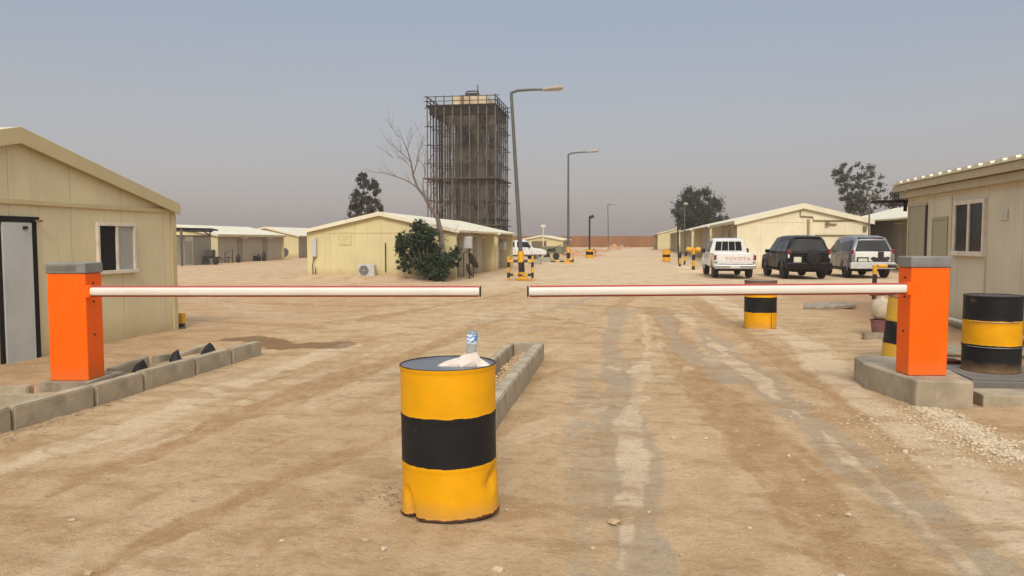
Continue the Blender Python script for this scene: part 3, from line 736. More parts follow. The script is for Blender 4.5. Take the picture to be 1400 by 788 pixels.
DR2 = drum(G(1039, 447) + Vector((0, 0, -.02)), [(-1, YL), (.31, BK), (.60, YL), (.80, (.20, .12, .06))], 'yellow and black drum behind the right arm, facing the parked pickup', mname='mid_drum', wear=.35, lidcol=(.25, .17, .10), rz=1)
mb = MB(); a = R(-100); mb.tube([(.3 * math.cos(-1 + a + .75 + 1.0 - 1), .3 * math.sin(-1 + a + .75), 0.02), (.3 * math.cos(-1 + a + .75), .3 * math.sin(-1 + a + .75), .3)], .006, 6); mb.build('seam', plain('rust_seam', '5b3118'), DR2)
DR3 = drum(G(1354, 506, .165) , [(-1, BK), (.31, YL), (.585, BK)], 'black drum with one yellow band on the cover beside the guardhouse', mname='side_drum', wear=.8, scr=True, r=.296, h=.86, lidcol=(.03, .03, .03))
DR4 = drum(G(1236, 497) + Vector((0, 0, -.02)), [(-1, (.62, .36, .04)), (.28, BK), (.58, (.62, .36, .04))], 'faded leaning yellow and black drum half hidden behind the right barrier', mname='rear_drum', wear=.8, lean=(0, R(5)), r=.29, lidcol=(.4, .33, .24))
DR5 = drum(G(911, 358), [(-1, (.80, .36, .01)), (.36, BK), (.56, (.80, .36, .01))], 'small looking distant drum, first on the right edge of the far road', mname='far_drum', wear=.2)
# scrape marks on the side drum hoops
sm = plain('bare_metal_scrape', '8d8c88', .4, .5)
for hz, a0, a1 in ((.86 * .335, -2.9, -.4), (.86 * .665, -2.7, -.9), (.86 * .665, -.75, -.4)):
    mb = MB(); pts = [(.306 * math.cos(a0 + (a1 - a0) * k / 16), .306 * math.sin(a0 + (a1 - a0) * k / 16), hz) for k in range(17)]
    mb.tube(pts, [.001] + [.0035 + .003 * abs(mn.noise((k * .9, hz, 0))) for k in range(15)] + [.001], 5); mb.build('hoop_scrape', sm, DR3)

# bottle and cloth on the front drum
top = c + Vector((0, 0, .885))
t = empty('water_bottle', top + Vector((.10, .16, .0)), 'clear plastic water bottle with blue label standing upside down on the front drum', 'bottle', tilt=(0, R(4)))
q = NT('clear_plastic'); q.set('Base Color', (.72, .82, .88)); q.set('Transmission Weight', .8); q.set('Roughness', .08); q.set('IOR', 1.25); M_pet = q.m
mb = MB(); mb.lathe([(.001, .196), (.02, .203), (.031, .196), (.034, .182), (.034, .10), (.033, .075), (.024, .045), (.013, .025), (.013, .012)], 24); mb.build('bottle_body', M_pet, t, smooth=60)
q = NT('bottle_label'); v = q.obj(); n = q.noise(q.map(v, (30, 30, 45)), 1, 3, .6)
q.set('Base Color', q.mix(q.math('GREATER_THAN', n, .5), (.10, .25, .55), (.75, .80, .85))); q.set('Roughness', .4)
mb = MB(); mb.lathe([(.0345, .12), (.0352, .122), (.0352, .178), (.0345, .18)], 24); mb.f = [f for f in mb.f if len(f) == 4]; mb.build('label', q.m, t, smooth=60)
mb = MB(); mb.lathe([(.015, 0), (.016, .002), (.016, .014), (.014, .016)], 16); mb.build('cap', plain('blue_cap', (.05, .15, .5), .4), t, smooth=50)
cw = [(-.165, -.11, -.06, -.01, .05, .09, .145), (-.04, -.022, .0, .022, .045)]
ch_ = [[.004, .006, .010, .012, .006], [.006, .012, .030, .022, .008], [.008, .034, .018, .040, .012], [.010, .016, .058, .030, .020], [.006, .046, .028, .066, .024], [.008, .014, .044, .020, .010], [.004, .010, .006, .012, .004]]
sh = [-.030, -.008, .006, -.004, .010, .002, -.012]
vs = []; fs = []
for a in range(7):
    for b_ in range(5):
        wy = (.35, .8, 1.5, 1.6, 1.7, 1.35, .6)[a]
        vs.append((cw[0][a] + (.010 if b_ % 2 else -.008), cw[1][b_] * wy * 1.1 + sh[a], ch_[a][b_] * 1.3))
for a in range(6):
    for b_ in range(4):
        k0 = a * 5 + b_; fs += [(k0, k0 + 5, k0 + 6), (k0, k0 + 6, k0 + 1)] if (a + b_) % 2 else [(k0, k0 + 5, k0 + 1), (k0 + 1, k0 + 5, k0 + 6)]
mb = MB(); mb.add(vs, fs); o = mb.build('cloth', plain('beige_cloth', 'd3c6b8', .9, var=.08, sc=14, dirt='98887a', dirtamt=.4, bump=.3), smooth=28)
m2_ = o.modifiers.new('b', 'BEVEL'); m2_.width = .004; m2_.segments = 2; m2_.limit_method = 'ANGLE'; m2_.angle_limit = R(12)
m_ = o.modifiers.new('s', 'SOLIDIFY'); m_.thickness = .004; m_.offset = 1; o.location = top + Vector((.115, -.05, .0)); o.rotation_euler = (0, 0, R(6)); tag(o, 'crumpled beige cloth lying on the lid of the front drum', 'cloth')

# bucket and canister by the right barrier
c = G(1203, 462)
t = empty('bucket', c, 'mauve plastic bucket behind the right barrier footing', 'bucket')
mb = MB(); mb.lathe([(.001, .02), (.12, .02), (.15, .30), (.165, .31), (.165, .29), (.152, .28), (.122, 0), (.001, 0)], 24); mb.build('bucket_body', plain('mauve_plastic', '7a4d52', .5, dirt='a08468'), t, smooth=40)
t2 = empty('gas_canister', c + Vector((.02, 0, .30)), 'round dirty white canister resting on the mauve bucket', 'canister')
mb = MB(); mb.lathe([(.001, .0), (.10, .01), (.16, .08), (.175, .17), (.17, .27), (.13, .35), (.04, .385), (.03, .41), (.001, .41)], 28); mb.build('canister_body', plain('dirty_white', 'b9aa92', .6, var=.2, sc=9, dirt='6f6048', dirtamt=.7), t2, smooth=50)
mb = MB(); mb.tube([(-.2, 0, .43), (.25, .05, .45)], .02, 8); mb.tube([(-.12, 0, .33), (-.12, 0, .43)], .012, 6); mb.build('handle_bar', plain('rusty_bar', '5c4636', .8), t2)
o = kerb(c.x - .34, c.x - .02, c.y - .28, c.y - .14, 0, .11, 'brick', 'grey block lying in front of the mauve bucket', 'block', None, 80, rz=.1, mat=M_concd)
# dark debris on the ground by the pad
mb = MB(); mb.box(-.25, .25, -.1, .1, 0, .05); o = mb.build('wood_plank', plain('dark_red_wood', '4c2620', .8), bevel=.01); o.location = (3.66, 9.95, .16); o.rotation_euler.z = .1; tag(o, 'short dark red plank lying between barrier and black drum', 'plank')

# gate post with striped rail behind the right arm
def bandbar(mb_list, p0, p1, r, nb, start=0, parent=None, name='post'):
    """striped bar: one mesh with two materials"""
    p0, p1 = Vector(p0), Vector(p1); mb = MB(); mats = []
    for k in range(nb):
        f0 = len(mb.f); mb.tube([p0.lerp(p1, k / nb), p0.lerp(p1, (k + 1) / nb)], r, 8); mats += [(k + start) % 2] * (len(mb.f) - f0)
    o = mb.build(name, None, parent, smooth=50, weld=False)
    o.data.materials.append(M_yel); o.data.materials.append(M_black)
    for p, mi in zip(o.data.polygons, mats): p.material_index = mi
    return o
c = G(1195, 408)
t = empty('gate_post_rail', c, 'striped pipe post with a striped rail behind the right arm', 'railing')
bandbar(None, (0, 0, -.1), (0, 0, .95), .065, 4, 1, t, 'post'); bandbar(None, (.08, 0, .92), (1.6, .2, .92), .05, 6, 0, t, 'rail'); bandbar(None, (1.6, .2, -.1), (1.6, .2, .95), .06, 4, 1, t, 'post')

# ------------------------------------------------------------------ lamp posts
def lamp_post(base, top, armend, label, r0=.095, r1=.06, banded=True, head=True, headlen=.85):
    t = empty('street_lamp', base, label, 'street lamp', 'street lamps along the left side of the road')
    b = Vector(base); T = Vector(top) - b; Ae = Vector(armend) - b
    mb = MB(); mb.tube([T * (1.15 / T.z), T * .6, T], [r0, (r0 + r1) / 2, r1], 12); mb.build('pole', M_grey, t, smooth=50)
    if banded:
        o = bandbar(None, (0, 0, -.1), T * (1.2 / T.z), r0 + .035, 3, 0, t, 'painted_foot')
        mb = MB(); mb.lathe([(.30, -.1), (.28, .06), (.2, .1)], 8); mb.build('foot_plate', M_yel, t)
    d = (Ae - T); mb = MB()
    mb.tube([T + Vector((0, 0, -.25)), T + Vector((0, 0, .02)), T + d * .12 + Vector((0, 0, .09)), T + d * .4 + Vector((0, 0, .06)), Ae - d.normalized() * headlen * .8], [r1 * 1.05, r1 * 1.1, r1 * .95, r1 * .85, r1 * .8], 8); mb.build('arm', M_grey, t, smooth=60)
    dn = d.normalized(); sd_ = dn.cross(UP).normalized(); up_ = sd_.cross(dn).normalized()
    hd = MB(); secs = [(0, .06, .06), (.2, .11, .09), (.55, .18, .13), (.85, .17, .14), (1, .08, .07)]
    vs = []; 
    for s0, w_, h_ in secs:
        c_ = Ae - dn * headlen * (1 - s0)
        for k in range(10):
            a_ = 2 * math.pi * k / 10; vs.append(c_ + sd_ * math.cos(a_) * w_ + up_ * (math.sin(a_) * h_ * (1 if math.sin(a_) > 0 else .8)))
    fs = [(i * 10 + k, i * 10 + (k + 1) % 10, (i + 1) * 10 + (k + 1) % 10, (i + 1) * 10 + k) for i in range(4) for k in range(10)] + [tuple(range(10)), tuple(range(40, 50))]
    hd.add(vs, fs); hh_ = hd.build('lamp_head', plain('lamp_head', '9d988a', .5), t, smooth=50)
    gl = MB(); c_ = Ae - dn * headlen * .35 - up_ * .08; gl.obox(c_, dn, sd_, up_, headlen * .25, .09, .02); gl.build('lens', M_clear, hh_, bevel=.01)
    return t
b = Vector((-4.56, 31.78, 0)); lamp_post(b, atY(699, 128, 31.9), atY(770, 120, 31.9), 'tall leaning street lamp inside the striped guard frame, nearest of the lamps')
b = Vector((-4.64, 55.96, 0)); lamp_post(b, atY(777, 212, 56), atY(819, 206, 56), 'second street lamp, upright, with yellow foot beside the white pickup')
b = Vector((-3.87, 125, 0)); lamp_post(b, atY(831, 281, 125), atY(844, 279, 125), 'farthest street lamp, faint in the dust before the brown fence', banded=False)
def flood_pole(b, top, label, n=2, group='short floodlight poles', r=.06, round_=False):
    t = empty('floodlight_pole', b, label, 'floodlight', group); h = top - b
    mb = MB(); mb.tube([(0, 0, -.1), tuple(h)], r, 8); mb.build('pole', M_grey if round_ else M_dark, t, smooth=50)
    for k in range(n):
        hd = MB(); sx = (-1) ** k
        hd.obox(h + Vector((sx * .22, -.1, .02)), Vector((1, 0, .35 * sx)).normalized(), Vector((0, 1, 0)), Vector((-.35 * sx, 0, 1)).normalized(), .22, .13, .15); hd.build('flood_lamp', M_dark, t, bevel=.03)
    return t
flood_pole(Vector((-4.2, 75.8, 0)), atY(806, 297, 75.8) , 'short pole with a dark floodlight between the second and farthest street lamps', 1, r=.09)
p = G(928, 361); flood_pole(p, atY(926, 290, p.y), 'short pole with twin dark floodlights before the cabin row', 2, r=.05)
p = G(936, 358); t = flood_pole(p, atY(936, 279, p.y), 'slim pale pole topped by a round lamp before the cabin row', 0, r=.045, round_=True)
h_ = atY(936, 279, p.y) - p; mb = MB(); mb.lathe([(.001, -.11), (.15, -.09), (.19, 0), (.15, .08), (.001, .11)], 14, (h_.x + .08, 0, h_.z)); mb.build('round_lamp', plain('lamp_head', '9d988a', .5), t, smooth=60)
p = G(1187, 372); t = flood_pole(p, atY(1189, 264, p.y), 'slim pale pole with a small lamp behind the white and grey car', 0, r=.04, round_=True)
h_ = atY(1189, 264, p.y) - p; mb = MB(); mb.lathe([(.001, -.12), (.1, -.1), (.12, 0), (.08, .1), (.001, .12)], 12, tuple(h_)); mb.build('round_lamp', plain('lamp_head', '9d988a', .5), t, smooth=60)

# striped guard frames
def guard(c, s, h, label, rz=0):
    t = empty('pipe_guard', c, label, 'guard frame', 'striped pipe guards round lamp posts', rz=rz); k = s / 2
    for (x, y) in ((-k, -k), (k, -k), (-k, k), (k, k)): bandbar(None, (x, y, -.1), (x, y, h), .05, 5, 0, t, 'post')
    for z, st in ((h * .22, 1), (h * .8, 0)):
        for (p, q_) in (((-k, -k), (k, -k)), ((-k, k), (k, k)), ((-k, -k), (-k, k)), ((k, -k), (k, k))):
            bandbar(None, (p[0] + .0, p[1], z), (q_[0], q_[1], z), .038, 5, st, t, 'rail')
    return t
guard(Vector((-4.63, 31.75, 0)), 1.0, .98, 'black and yellow pipe guard around the nearest street lamp', rz=R(8))
drum(G(806, 353), [(-1, YL), (.3, BK), (.6, YL)], 'distant yellow and black drum at the foot of the short floodlight pole', mname='far_drum2', wear=.2, r=.36, h=.8)
t = empty('pipe_guard', G(814, 351), 'small pipe hoop right of the distant drum at the floodlight pole', 'guard frame', 'striped pipe guards round lamp posts')
bandbar(None, (0, 0, -.1), (0, 0, .8), .06, 4, 1, t, 'post'); bandbar(None, (-.5, 0, .75), (0, 0, .75), .05, 2, 0, t, 'rail')
# second lamp: short striped bar and stone
p = G(772, 360); t = empty('pipe_guard', p, 'small broken black and yellow guard at the foot of the second street lamp', 'guard frame', 'striped pipe guards round lamp posts')
bandbar(None, (-1.0, 0, .12), (.6, .1, .15), .06, 5, 1, t, 'rail'); bandbar(None, (.6, .1, -.1), (.6, .1, .5), .06, 3, 0, t, 'post')
# right hand bollards
t = empty('bollard', G(948, 370), 'black and yellow post with two yellow lamp like heads beside the parked pickup', 'bollard', 'striped posts before the cabin row')
bandbar(None, (0, 0, -.1), (0, 0, 1.22), .085, 4, 1, t, 'post')
for s_ in (-1, 1):
    mb = MB(); mb.lathe([(.001, -.12), (.15, -.10), (.2, 0), (.12, .12), (.001, .14)], 14, (s_ * .24, 0, 1.15)); mb.build('post_head', M_yel, t, smooth=50)
t = empty('bollard', G(929, 366), 'plain black and yellow post left of the one with yellow heads', 'bollard', 'striped posts before the cabin row')
bandbar(None, (0, 0, -.1), (.05, 0, .9), .07, 3, 1, t, 'post')
t = empty('bollard', G(935, 362), 'leaning striped post standing behind the plain one before the cabin row', 'bollard', 'striped posts before the cabin row')
bandbar(None, (0, 0, -.1), (.25, 0, 1.25), .07, 4, 1, t, 'post')
for i, (px, py, w_, lb_) in enumerate(((932, 367, 1.0, 'pale low concrete kerb under the plain striped post'), (944, 372, 1.3, 'pale low concrete kerb under the post with yellow heads'))):
    c = G(px, py); kerb(c.x - w_ / 2, c.x + w_ / 2, c.y - .2, c.y + .2, -.05, .10, 'kerb_stone', lb_, 'kerb', GK, 90 + i, mat=plain('pale_concrete', 'd3bfa0', .9))

# small yellow marker at the corner of the left cabin
c = G(248, 452); t = empty('marker_post', c, 'short yellow and black stub post at the corner of the left cabin', 'post', rz=.3)
bandbar(None, (0, 0, -.05), (.02, 0, .32), .06, 2, 1, t, 'post')
kerb(c.x - .25, c.x + .2, c.y - .3, c.y - .12, -.02, .07, 'rubble_block', 'dark rubble block at the foot of the stub post', 'block', None, 95, rz=.3, mat=plain('dark_rubble', '4d463c', .9))

# ------------------------------------------------------------------ water tower in scaffolding
t = empty('scaffold_tower', (-24.38, 90, 0), 'tall tower wrapped in dark scaffolding and netting', 'tower'); TW = t
W_, D_, HT = 8.25, 9.0, 17.55
M_sc = plain('scaffold_tube', '3a342e', .7, .3, dirt='6c5a45')
M_sc_lit = plain('scaffold_tube_lit', '6b6255', .6, .3)  # paler tube colour paints in the light on the front row
q = NT('scaffold_net'); v = q.obj()
n = q.noise(q.map(v, (.8, .8, .35)), .9, 5, .65); n2 = q.noise(v, 3, 4)
q.set('Base Color', q.mix(n2, (.05, .040, .030), (.17, .145, .115))); q.set('Roughness', .9)
dg_ = q.noise(q.map(v, (1.3, 1.3, .5), rot=(0, .7, 0)), 1.1, 5, .7)
q.set('Alpha', q.ramp(q.math('ADD', q.math('MULTIPLY', n, .6), q.math('MULTIPLY', dg_, .4)), .44, .58, .04, .62)); M_net = q.m
nxp, nyp = 9, 7
for i in range(nxp):
    for j in range(nyp):
        if 2 < i < nxp - 3 and 1 < j < nyp - 2: continue
        x, y = W_ * i / (nxp - 1), D_ * j / (nyp - 1)
        mb = MB(); mb.tube([(x, y, -.1), (x, y, HT + (1.25 if (i in (0, nxp - 1) or j in (0, nyp - 1)) else 0))], .062 if j else .08, 6); mb.build('scaffold_pole', M_sc_lit if j == 0 else M_sc, t)
for i in range(4):
    for j in range(4):
        x, y = W_ * (i + .5) / 8 + .1 * j, D_ * (j + .5) / 6
        mb = MB(); mb.tube([(x, y, -.1), (x, y, HT)], .06, 6); mb.build('scaffold_pole', M_sc, t)
levels = [2.0 + 2.2 * k for k in range(8)]
for z in levels:
    for j in (0, 2, 4, 6):
        mb = MB(); y = D_ * j / 6; mb.tube([(-.4, y + .09, z), (W_ + .4, y + .09, z)], .045, 5); mb.build('ledger', M_sc, t)
    for i in (0, 1, 3, 5, 6):
        mb = MB(); x = W_ * i / 6; mb.tube([(x + .09, -.2, z + .12), (x + .09, D_ + .3, z + .12)], .045, 5); mb.build('ledger', M_sc, t)
for k in range(7):
    z = levels[k]
    for i in range(0, 6, 2):
        x0_, x1_ = W_ * (i + k % 2) / 6, W_ * (i + 1 + k % 2) / 6
        if x1_ <= W_: mb = MB(); mb.tube([(x0_, -.1, z), (x1_, -.1, z + 2.2)], .04, 5); mb.build('brace', M_sc, t)
    mb = MB(); mb.tube([(W_ + .1, D_ * (k % 3) / 3, z), (W_ + .1, D_ * (k % 3 + 1) / 3, z + 2.2)], .04, 5); mb.build('brace', M_sc, t)
for z in (3.4, 9.0):
    mb = MB(); mb.box(-.5, W_ + .5, -.45, .9, z, z + .12); mb.box(W_ - .9, W_ + .45, .9, D_ + .4, z, z + .12); mb.box(-.45, .9, .9, D_, z, z + .12); mb.build('walkway', plain('scaffold_boards', '5c4c3a', .9), t)
mcore = plain('shaft_concrete', '4f4336', .9, var=.35, sc=.6, dirt='2c251e', dirtamt=.7)
for (xa, xb2, ya, yb2) in ((2.9, 3.5, 2.2, 2.9), (5.2, 5.8, 2.2, 2.9), (2.9, 3.5, 6.4, 7.0), (6.3, 6.9, 6.4, 7.0), (4.2, 4.9, 4.4, 5.1)):
    mb = MB(); mb.box(xa, xb2, ya, yb2, -.1, HT - .3); mb.build('tower_column', mcore, t)
for z in (5.5, 11.0):
    mb = MB(); mb.box(2.9, 6.9, 2.2, 7.0, z, z + .45); mb.build('ring_beam', mcore, t)
mb = MB(); mb.box(-.15, W_ + .15, -.15, D_ + .15, HT, HT + .18); mb.box(.2, W_ - .2, .2, D_ - .2, HT - .9, HT - .02)
for i in range(6):
    x0_, x1_ = W_ * i / 6 + .05, W_ * (i + 1) / 6 - .05
    mb.add([(x0_, -.02, HT - .02), (x1_, -.02, HT - .02), ((x0_ + x1_) / 2 + .3, .5, HT - 1.6)], [(0, 1, 2)])
mb.build('top_platform', plain('platform_dark', '2c241d', .9), t)
# inclined inner stair sheets and nets
for (a_, b_, yy_) in ((1.9, W_, .35), (2.6, W_ - .5, 3.6), (1.2, 4.0, 6.0)):
    mb = MB(); mb.slab([(a_, yy_, .5), (b_, yy_, .5), (b_, yy_, HT - .6), (a_, yy_, HT - .6)], .01); mb.build('safety_net', M_net, t)
mb = MB(); mb.slab([(W_ - .05, .5, .5), (W_ - .05, D_, .5), (W_ - .05, D_, HT - .3), (W_ - .05, .5, HT - .3)], .01); mb.build('safety_net', M_net, t)
mb = MB(); mb.slab([(1.5, D_ - .3, .5), (W_ - .1, D_ - .3, .5), (W_ - .1, D_ - .3, HT - .6), (1.5, D_ - .3, HT - .6)], .01); mb.build('safety_net', M_net, t)
mb = MB()
for z in (HT + .62, HT + 1.15):
    for (p, q_) in (((-.4, 0), (W_ + .5, 0)), ((-.3, D_), (W_ + .5, D_)), ((0, -.4), (0, D_ + .4)), ((W_, -.5), (W_, D_ + .5))): mb.tube([(*p, z), (*q_, z)], .05, 5)
mb.tube([(0, 0, HT + 1.1), (1.3, 0, HT + .1)], .045, 5); mb.tube([(W_, 1.5, HT + 1.1), (W_, 3, HT + .1)], .045, 5)
mb.build('guard_rail', M_sc, t)
rt = plain('roof_tank', 'd0bb98', .8, var=.12, sc=1, dirt='6f5236', dirtamt=.6)
mb = MB(); mb.box(2.35, 6.9, 2.4, 7.0, HT + .18, HT + 1.55); mb.build('roof_tank', rt, t, bevel=.05)
mb = MB(); mb.box(3.7, 3.95, 2.35, 2.399, HT + .3, HT + 1.7); mb.build('rust_stain_panel', plain('rust', '7a5a38', .9), t)
mb = MB(); mb.tube([(4.0, 3, HT + 1.7), (4.2, 3, HT + 2.25), (5.6, 3, HT + 2.25), (5.7, 3, HT + 1.7)], .09, 6); mb.tube([(5.55, 3, HT + 1.7), (5.55, 3, HT + 3.0)], .06, 6); mb.box(4.0, 5.6, 2.9, 3.8, HT + 1.75, HT + 2.05); mb.build('hatch_frame', M_dark, t)

# ------------------------------------------------------------------ trees and bush
def crown_mesh(clumps, n_leaf, size, mat, parent, name='crown', seed=1, flat=1.0):
    rng = np.random.default_rng(seed); V = []; Fc = []
    wts = np.array([c[1] ** 2 for c in clumps]); wts = wts / wts.sum()
    cnt = rng.multinomial(n_leaf, wts)
    P = []
    for (c, r), k in zip(clumps, cnt):
        d = rng.normal(size=(k, 3)); d /= np.linalg.norm(d, axis=1)[:, None]
        rad = r * np.abs(rng.normal(size=(k, 1))) * .85
        P.append(np.array(c) + d * rad * np.array([1, 1, flat]))
    P = np.concatenate(P); m = len(P)
    a = rng.normal(size=(m, 3)); a /= np.linalg.norm(a, axis=1)[:, None]
    b = np.cross(a, rng.normal(size=(m, 3))); b /= np.linalg.norm(b, axis=1)[:, None]
    s = size * rng.uniform(.6, 1.4, (m, 1))
    q0 = P - a * s; q1 = P + b * s * .38; q2 = P + a * s; q3 = P - b * s * .38
    V = np.stack([q0, q1, q2, q3], 1).reshape(-1, 3)
    Fc = np.arange(4 * m).reshape(-1, 4)
    me = bpy.data.meshes.new(name); me.from_pydata(V.tolist(), [], Fc.tolist()); me.materials.append(mat)
    o = bpy.data.objects.new(name, me); COL.objects.link(o); o.parent = parent
    return o
def branchy(mb, p0, d, L, r, depth, rng, spread=.6, tips=None, up=.15, n=4, ch=3, kink=.12):
    pts = [Vector(p0)]; dd = Vector(d).normalized()
    for i in range(n):
        dd = (dd + Vector((rng.uniform(-1, 1), rng.uniform(-1, 1), rng.uniform(-1, 1))) * kink + UP * up * .3).normalized()
        pts.append(pts[-1] + dd * L / n)
    rad = [r * (1 - .45 * i / n) for i in range(n + 1)]
    if depth == 0: rad = [r * (1 - .8 * i / n) for i in range(n + 1)]
    mb.tube(pts, rad, 6 if r > .03 else 4)
    if tips is not None and depth <= 1: tips.append(pts[-1]); tips.append(pts[n // 2 + 1])
    if depth > 0:
        for k in range(ch):
            i = rng.randint(max(1, n // 2), n) if k else n
            e = Vector((rng.uniform(-1, 1), rng.uniform(-1, 1), rng.uniform(-.2, .8))).normalized()
            nd = (dd + e * spread * 1.3).normalized()
            branchy(mb, pts[i], nd, L * rng.uniform(.55, .8), rad[i] * .62, depth - 1, rng, spread, tips, up, n, ch, kink)
def tree(base, h, label, kind, seed, wid, leafm, nleaf=5000, leaf=.16, group=None, name='tree'):
    rng = random.Random(seed); t = empty(name, base, label, 'tree', group)
    mb = MB(); tips = []
    mb.tube([(0, 0, -.2), (.05, .02, h * .2), (0, .05, h * .42)], [h * .028, h * .022, h * .017], 8)
    for k in range(5):
        a_ = k * 2 * math.pi / 5 + rng.random(); br = Vector((math.cos(a_) * wid * .32, math.sin(a_) * wid * .32, h * rng.uniform(.25, .42)))
        branchy(mb, (0, 0, h * rng.uniform(.25, .45)), br, h * .17, h * .009, 2, rng, .5, tips, .5)
    mb.build('trunk', M_bark, t)
    cl = []
    def add_cl(x, y, z, r):
        cl.append(((x, y, z), r))
        for _ in range(3):
            e = Vector((rng.gauss(0, 1), rng.gauss(0, 1), rng.gauss(0, 1))).normalized() * r * rng.uniform(.8, 1.6); cl.append(((x + e.x, y + e.y, z + e.z * .8), r * rng.uniform(.25, .5)))
    if kind == 'round':
        for k in range(85):
            a_ = rng.uniform(0, 6.28); zz = rng.uniform(-1, 1); rr = math.sqrt(max(0, 1 - zz * zz * .75)) * rng.uniform(.1, 1) ** .5
            add_cl(math.cos(a_) * rr * wid * .43, math.sin(a_) * rr * wid * .43, h * .62 + zz * h * .33, wid * rng.uniform(.05, .09))
    elif kind == 'conifer':
        for k in range(75):
            f_ = rng.random() ** .9; a_ = rng.uniform(0, 6.28); rr = (1 - f_ ** 1.3 * .85) * rng.uniform(.1, 1) ** .6
            add_cl(math.cos(a_) * rr * wid * .5 - .1, math.sin(a_) * rr * wid * .5, h * (.36 + .60 * f_) - abs(math.cos(a_)) * rr * .3, wid * rng.uniform(.035, .065))
        for k in range(12): add_cl(wid * .2 + rng.gauss(0, .2), 0, h * rng.uniform(.6, .86), wid * .05)
    else:
        for k in range(26):
            a_ = k * 2.4; ln = rng.uniform(.35, 1); f_ = 1 - .42 * ln * ln * rng.uniform(.5, 1)
            tipx, tipy = math.cos(a_) * wid * .52 * ln, math.sin(a_) * wid * .52 * ln
            for m_ in range(5):
                g = .35 + .65 * m_ / 4; zt = h * (.33 + (f_ - .33) * g)
                add_cl(tipx * g + rng.gauss(0, .12), tipy * g + rng.gauss(0, .12), zt, wid * rng.uniform(.028, .055))
    crown_mesh(cl, nleaf, leaf, leafm, t, seed=seed)
    return t
tree((-25.0, 70, 0), 8.3, 'dark ragged conifer rising behind the cream roof left of the tower', 'conifer', 3, 4.3, L_conif, 9000, .13)
tree((8.9, 110, 0), 9.0, 'dense round green tree rising behind the right cabin row', 'round', 5, 7.8, L_dark, 26000, .17)
tree((20.1, 75, 0), 8.9, 'sparse grey green tree rising behind the large right cabin', 'sparse', 8, 5.4, L_grey, 11000, .11)
p = atY(1236, 285, 62); tree((p.x, 62, 0), 5.6, 'low dark tree showing beside the guardhouse roof end', 'round', 12, 3.6, L_conif, 7000, .12)
# far thin distant tree left of the pole row in front of the round tree
# bush against the cabin
bx = atY(584, 370, 30.7).x
t = empty('bush', (bx, 30.6, 0), 'dense dark green bush growing against the cream end wall', 'bush')
rng = random.Random(4); cl = []
def bc(px, py, r): p = atY(px, py, 30.6); cl.append(((p.x - bx, rng.uniform(-.35, .35), p.z), r))
for (px, py, r) in [(578, 312, .30), (570, 325, .36), (585, 322, .36), (560, 330, .30), (552, 335, .24), (548, 328, .2), (575, 340, .45), (590, 345, .45), (562, 350, .35), (555, 362, .25), (575, 360, .45), (590, 365, .45), (606, 362, .4), (603, 372, .35), (617, 350, .25), (622, 345, .2), (612, 357, .33), (580, 373, .35), (600, 356, .3), (574, 306, .15), (550, 345, .22), (565, 312, .14)]: bc(px, py, r)
cl0 = list(cl)
for (c_, r_) in cl0:
    for _ in range(9):
        e = Vector((rng.gauss(0, 1), rng.gauss(0, .8), rng.gauss(.2, 1))).normalized() * r_ * rng.uniform(.75, 1.35); cl.append(((c_[0] + e.x, c_[1] + e.y, max(.1, c_[2] + e.z)), r_ * rng.uniform(.12, .32)))
cl = [(c_, r_ * (.68 if k < len(cl0) else .9)) for k, (c_, r_) in enumerate(cl)]
crown_mesh(cl, 17000, .075, L_bush, t, 'foliage', 5)
mb = MB()
for k in range(12):
    c_, r_ = cl[k]; mb.tube([(c_[0] * .15, 0, -.1), (c_[0] * .5, c_[1] * .5, c_[2] * .5), c_], [.035, .02, .008], 5)
mb.build('stem', M_bark, t)
# bare tree
tb = atY(604, 378, 30.9); t = empty('bare_tree', (tb.x, 30.9, 0), 'leafless pale tree rising from the bush in front of the tower', 'tree')
def bp(px, py, dy=0): p = atY(px, py, 30.9 + dy); return Vector((p.x - tb.x, dy, p.z))
mb = MB(); rng = random.Random(11)
mb.tube([Vector((0, 0, -.1)), bp(605, 345), bp(602, 315), bp(598, 298)], [.13, .11, .10, .095], 8)
mb.tube([bp(598, 298), bp(588, 283), bp(580, 268), bp(571, 257), bp(565, 240), bp(562, 222), bp(557, 205), bp(550, 190, .2), bp(543, 172, .3)], [.085, .075, .062, .052, .042, .032, .022, .014, .005], 7)
limbs = [([(571, 257), (556, 247), (543, 242), (528, 238), (519, 236)], .04, -.4), ([(565, 240), (570, 222), (574, 205), (579, 185)], .035, .3), ([(562, 222), (552, 212), (540, 202), (528, 193)], .028, -.3),
         ([(580, 268), (578, 250), (582, 238), (580, 225), (583, 205)], .035, .5), ([(598, 298), (602, 283), (610, 272), (616, 258), (620, 244)], .05, -.3), ([(602, 283), (595, 268), (597, 250), (592, 235)], .03, .3),
         ([(588, 283), (583, 262), (590, 245), (588, 228)], .03, -.2), ([(562, 230), (556, 222), (549, 216), (535, 215)], .02, .2), ([(557, 205), (562, 190), (561, 178)], .018, -.2), ([(550, 190), (540, 184), (534, 170)], .012, .2),
         ([(605, 325), (625, 318), (640, 322)], .02, -.3), ([(600, 300), (612, 296), (624, 300)], .02, -.5)]
for pts, r, dy in limbs:
    n_ = len(pts); vv = [bp(*p, dy * k / n_) for k, p in enumerate(pts)]
    mb.tube(vv, [r * .72 * (1 - .8 * k / (n_ - 1)) for k in range(n_)], 5)
    for k in range(1, n_):
        for _ in range(3):
            d_ = (vv[k] - vv[k - 1]).normalized() + Vector((rng.uniform(-.8, .8), rng.uniform(-.8, .8), rng.uniform(-.2, .7)))
            branchy(mb, vv[k].lerp(vv[k - 1], rng.random()), d_, rng.uniform(.3, .8), .0075, 1, rng, .5, None, .2, 3, 2, .2)
mb.build('branches', M_barkp, t)

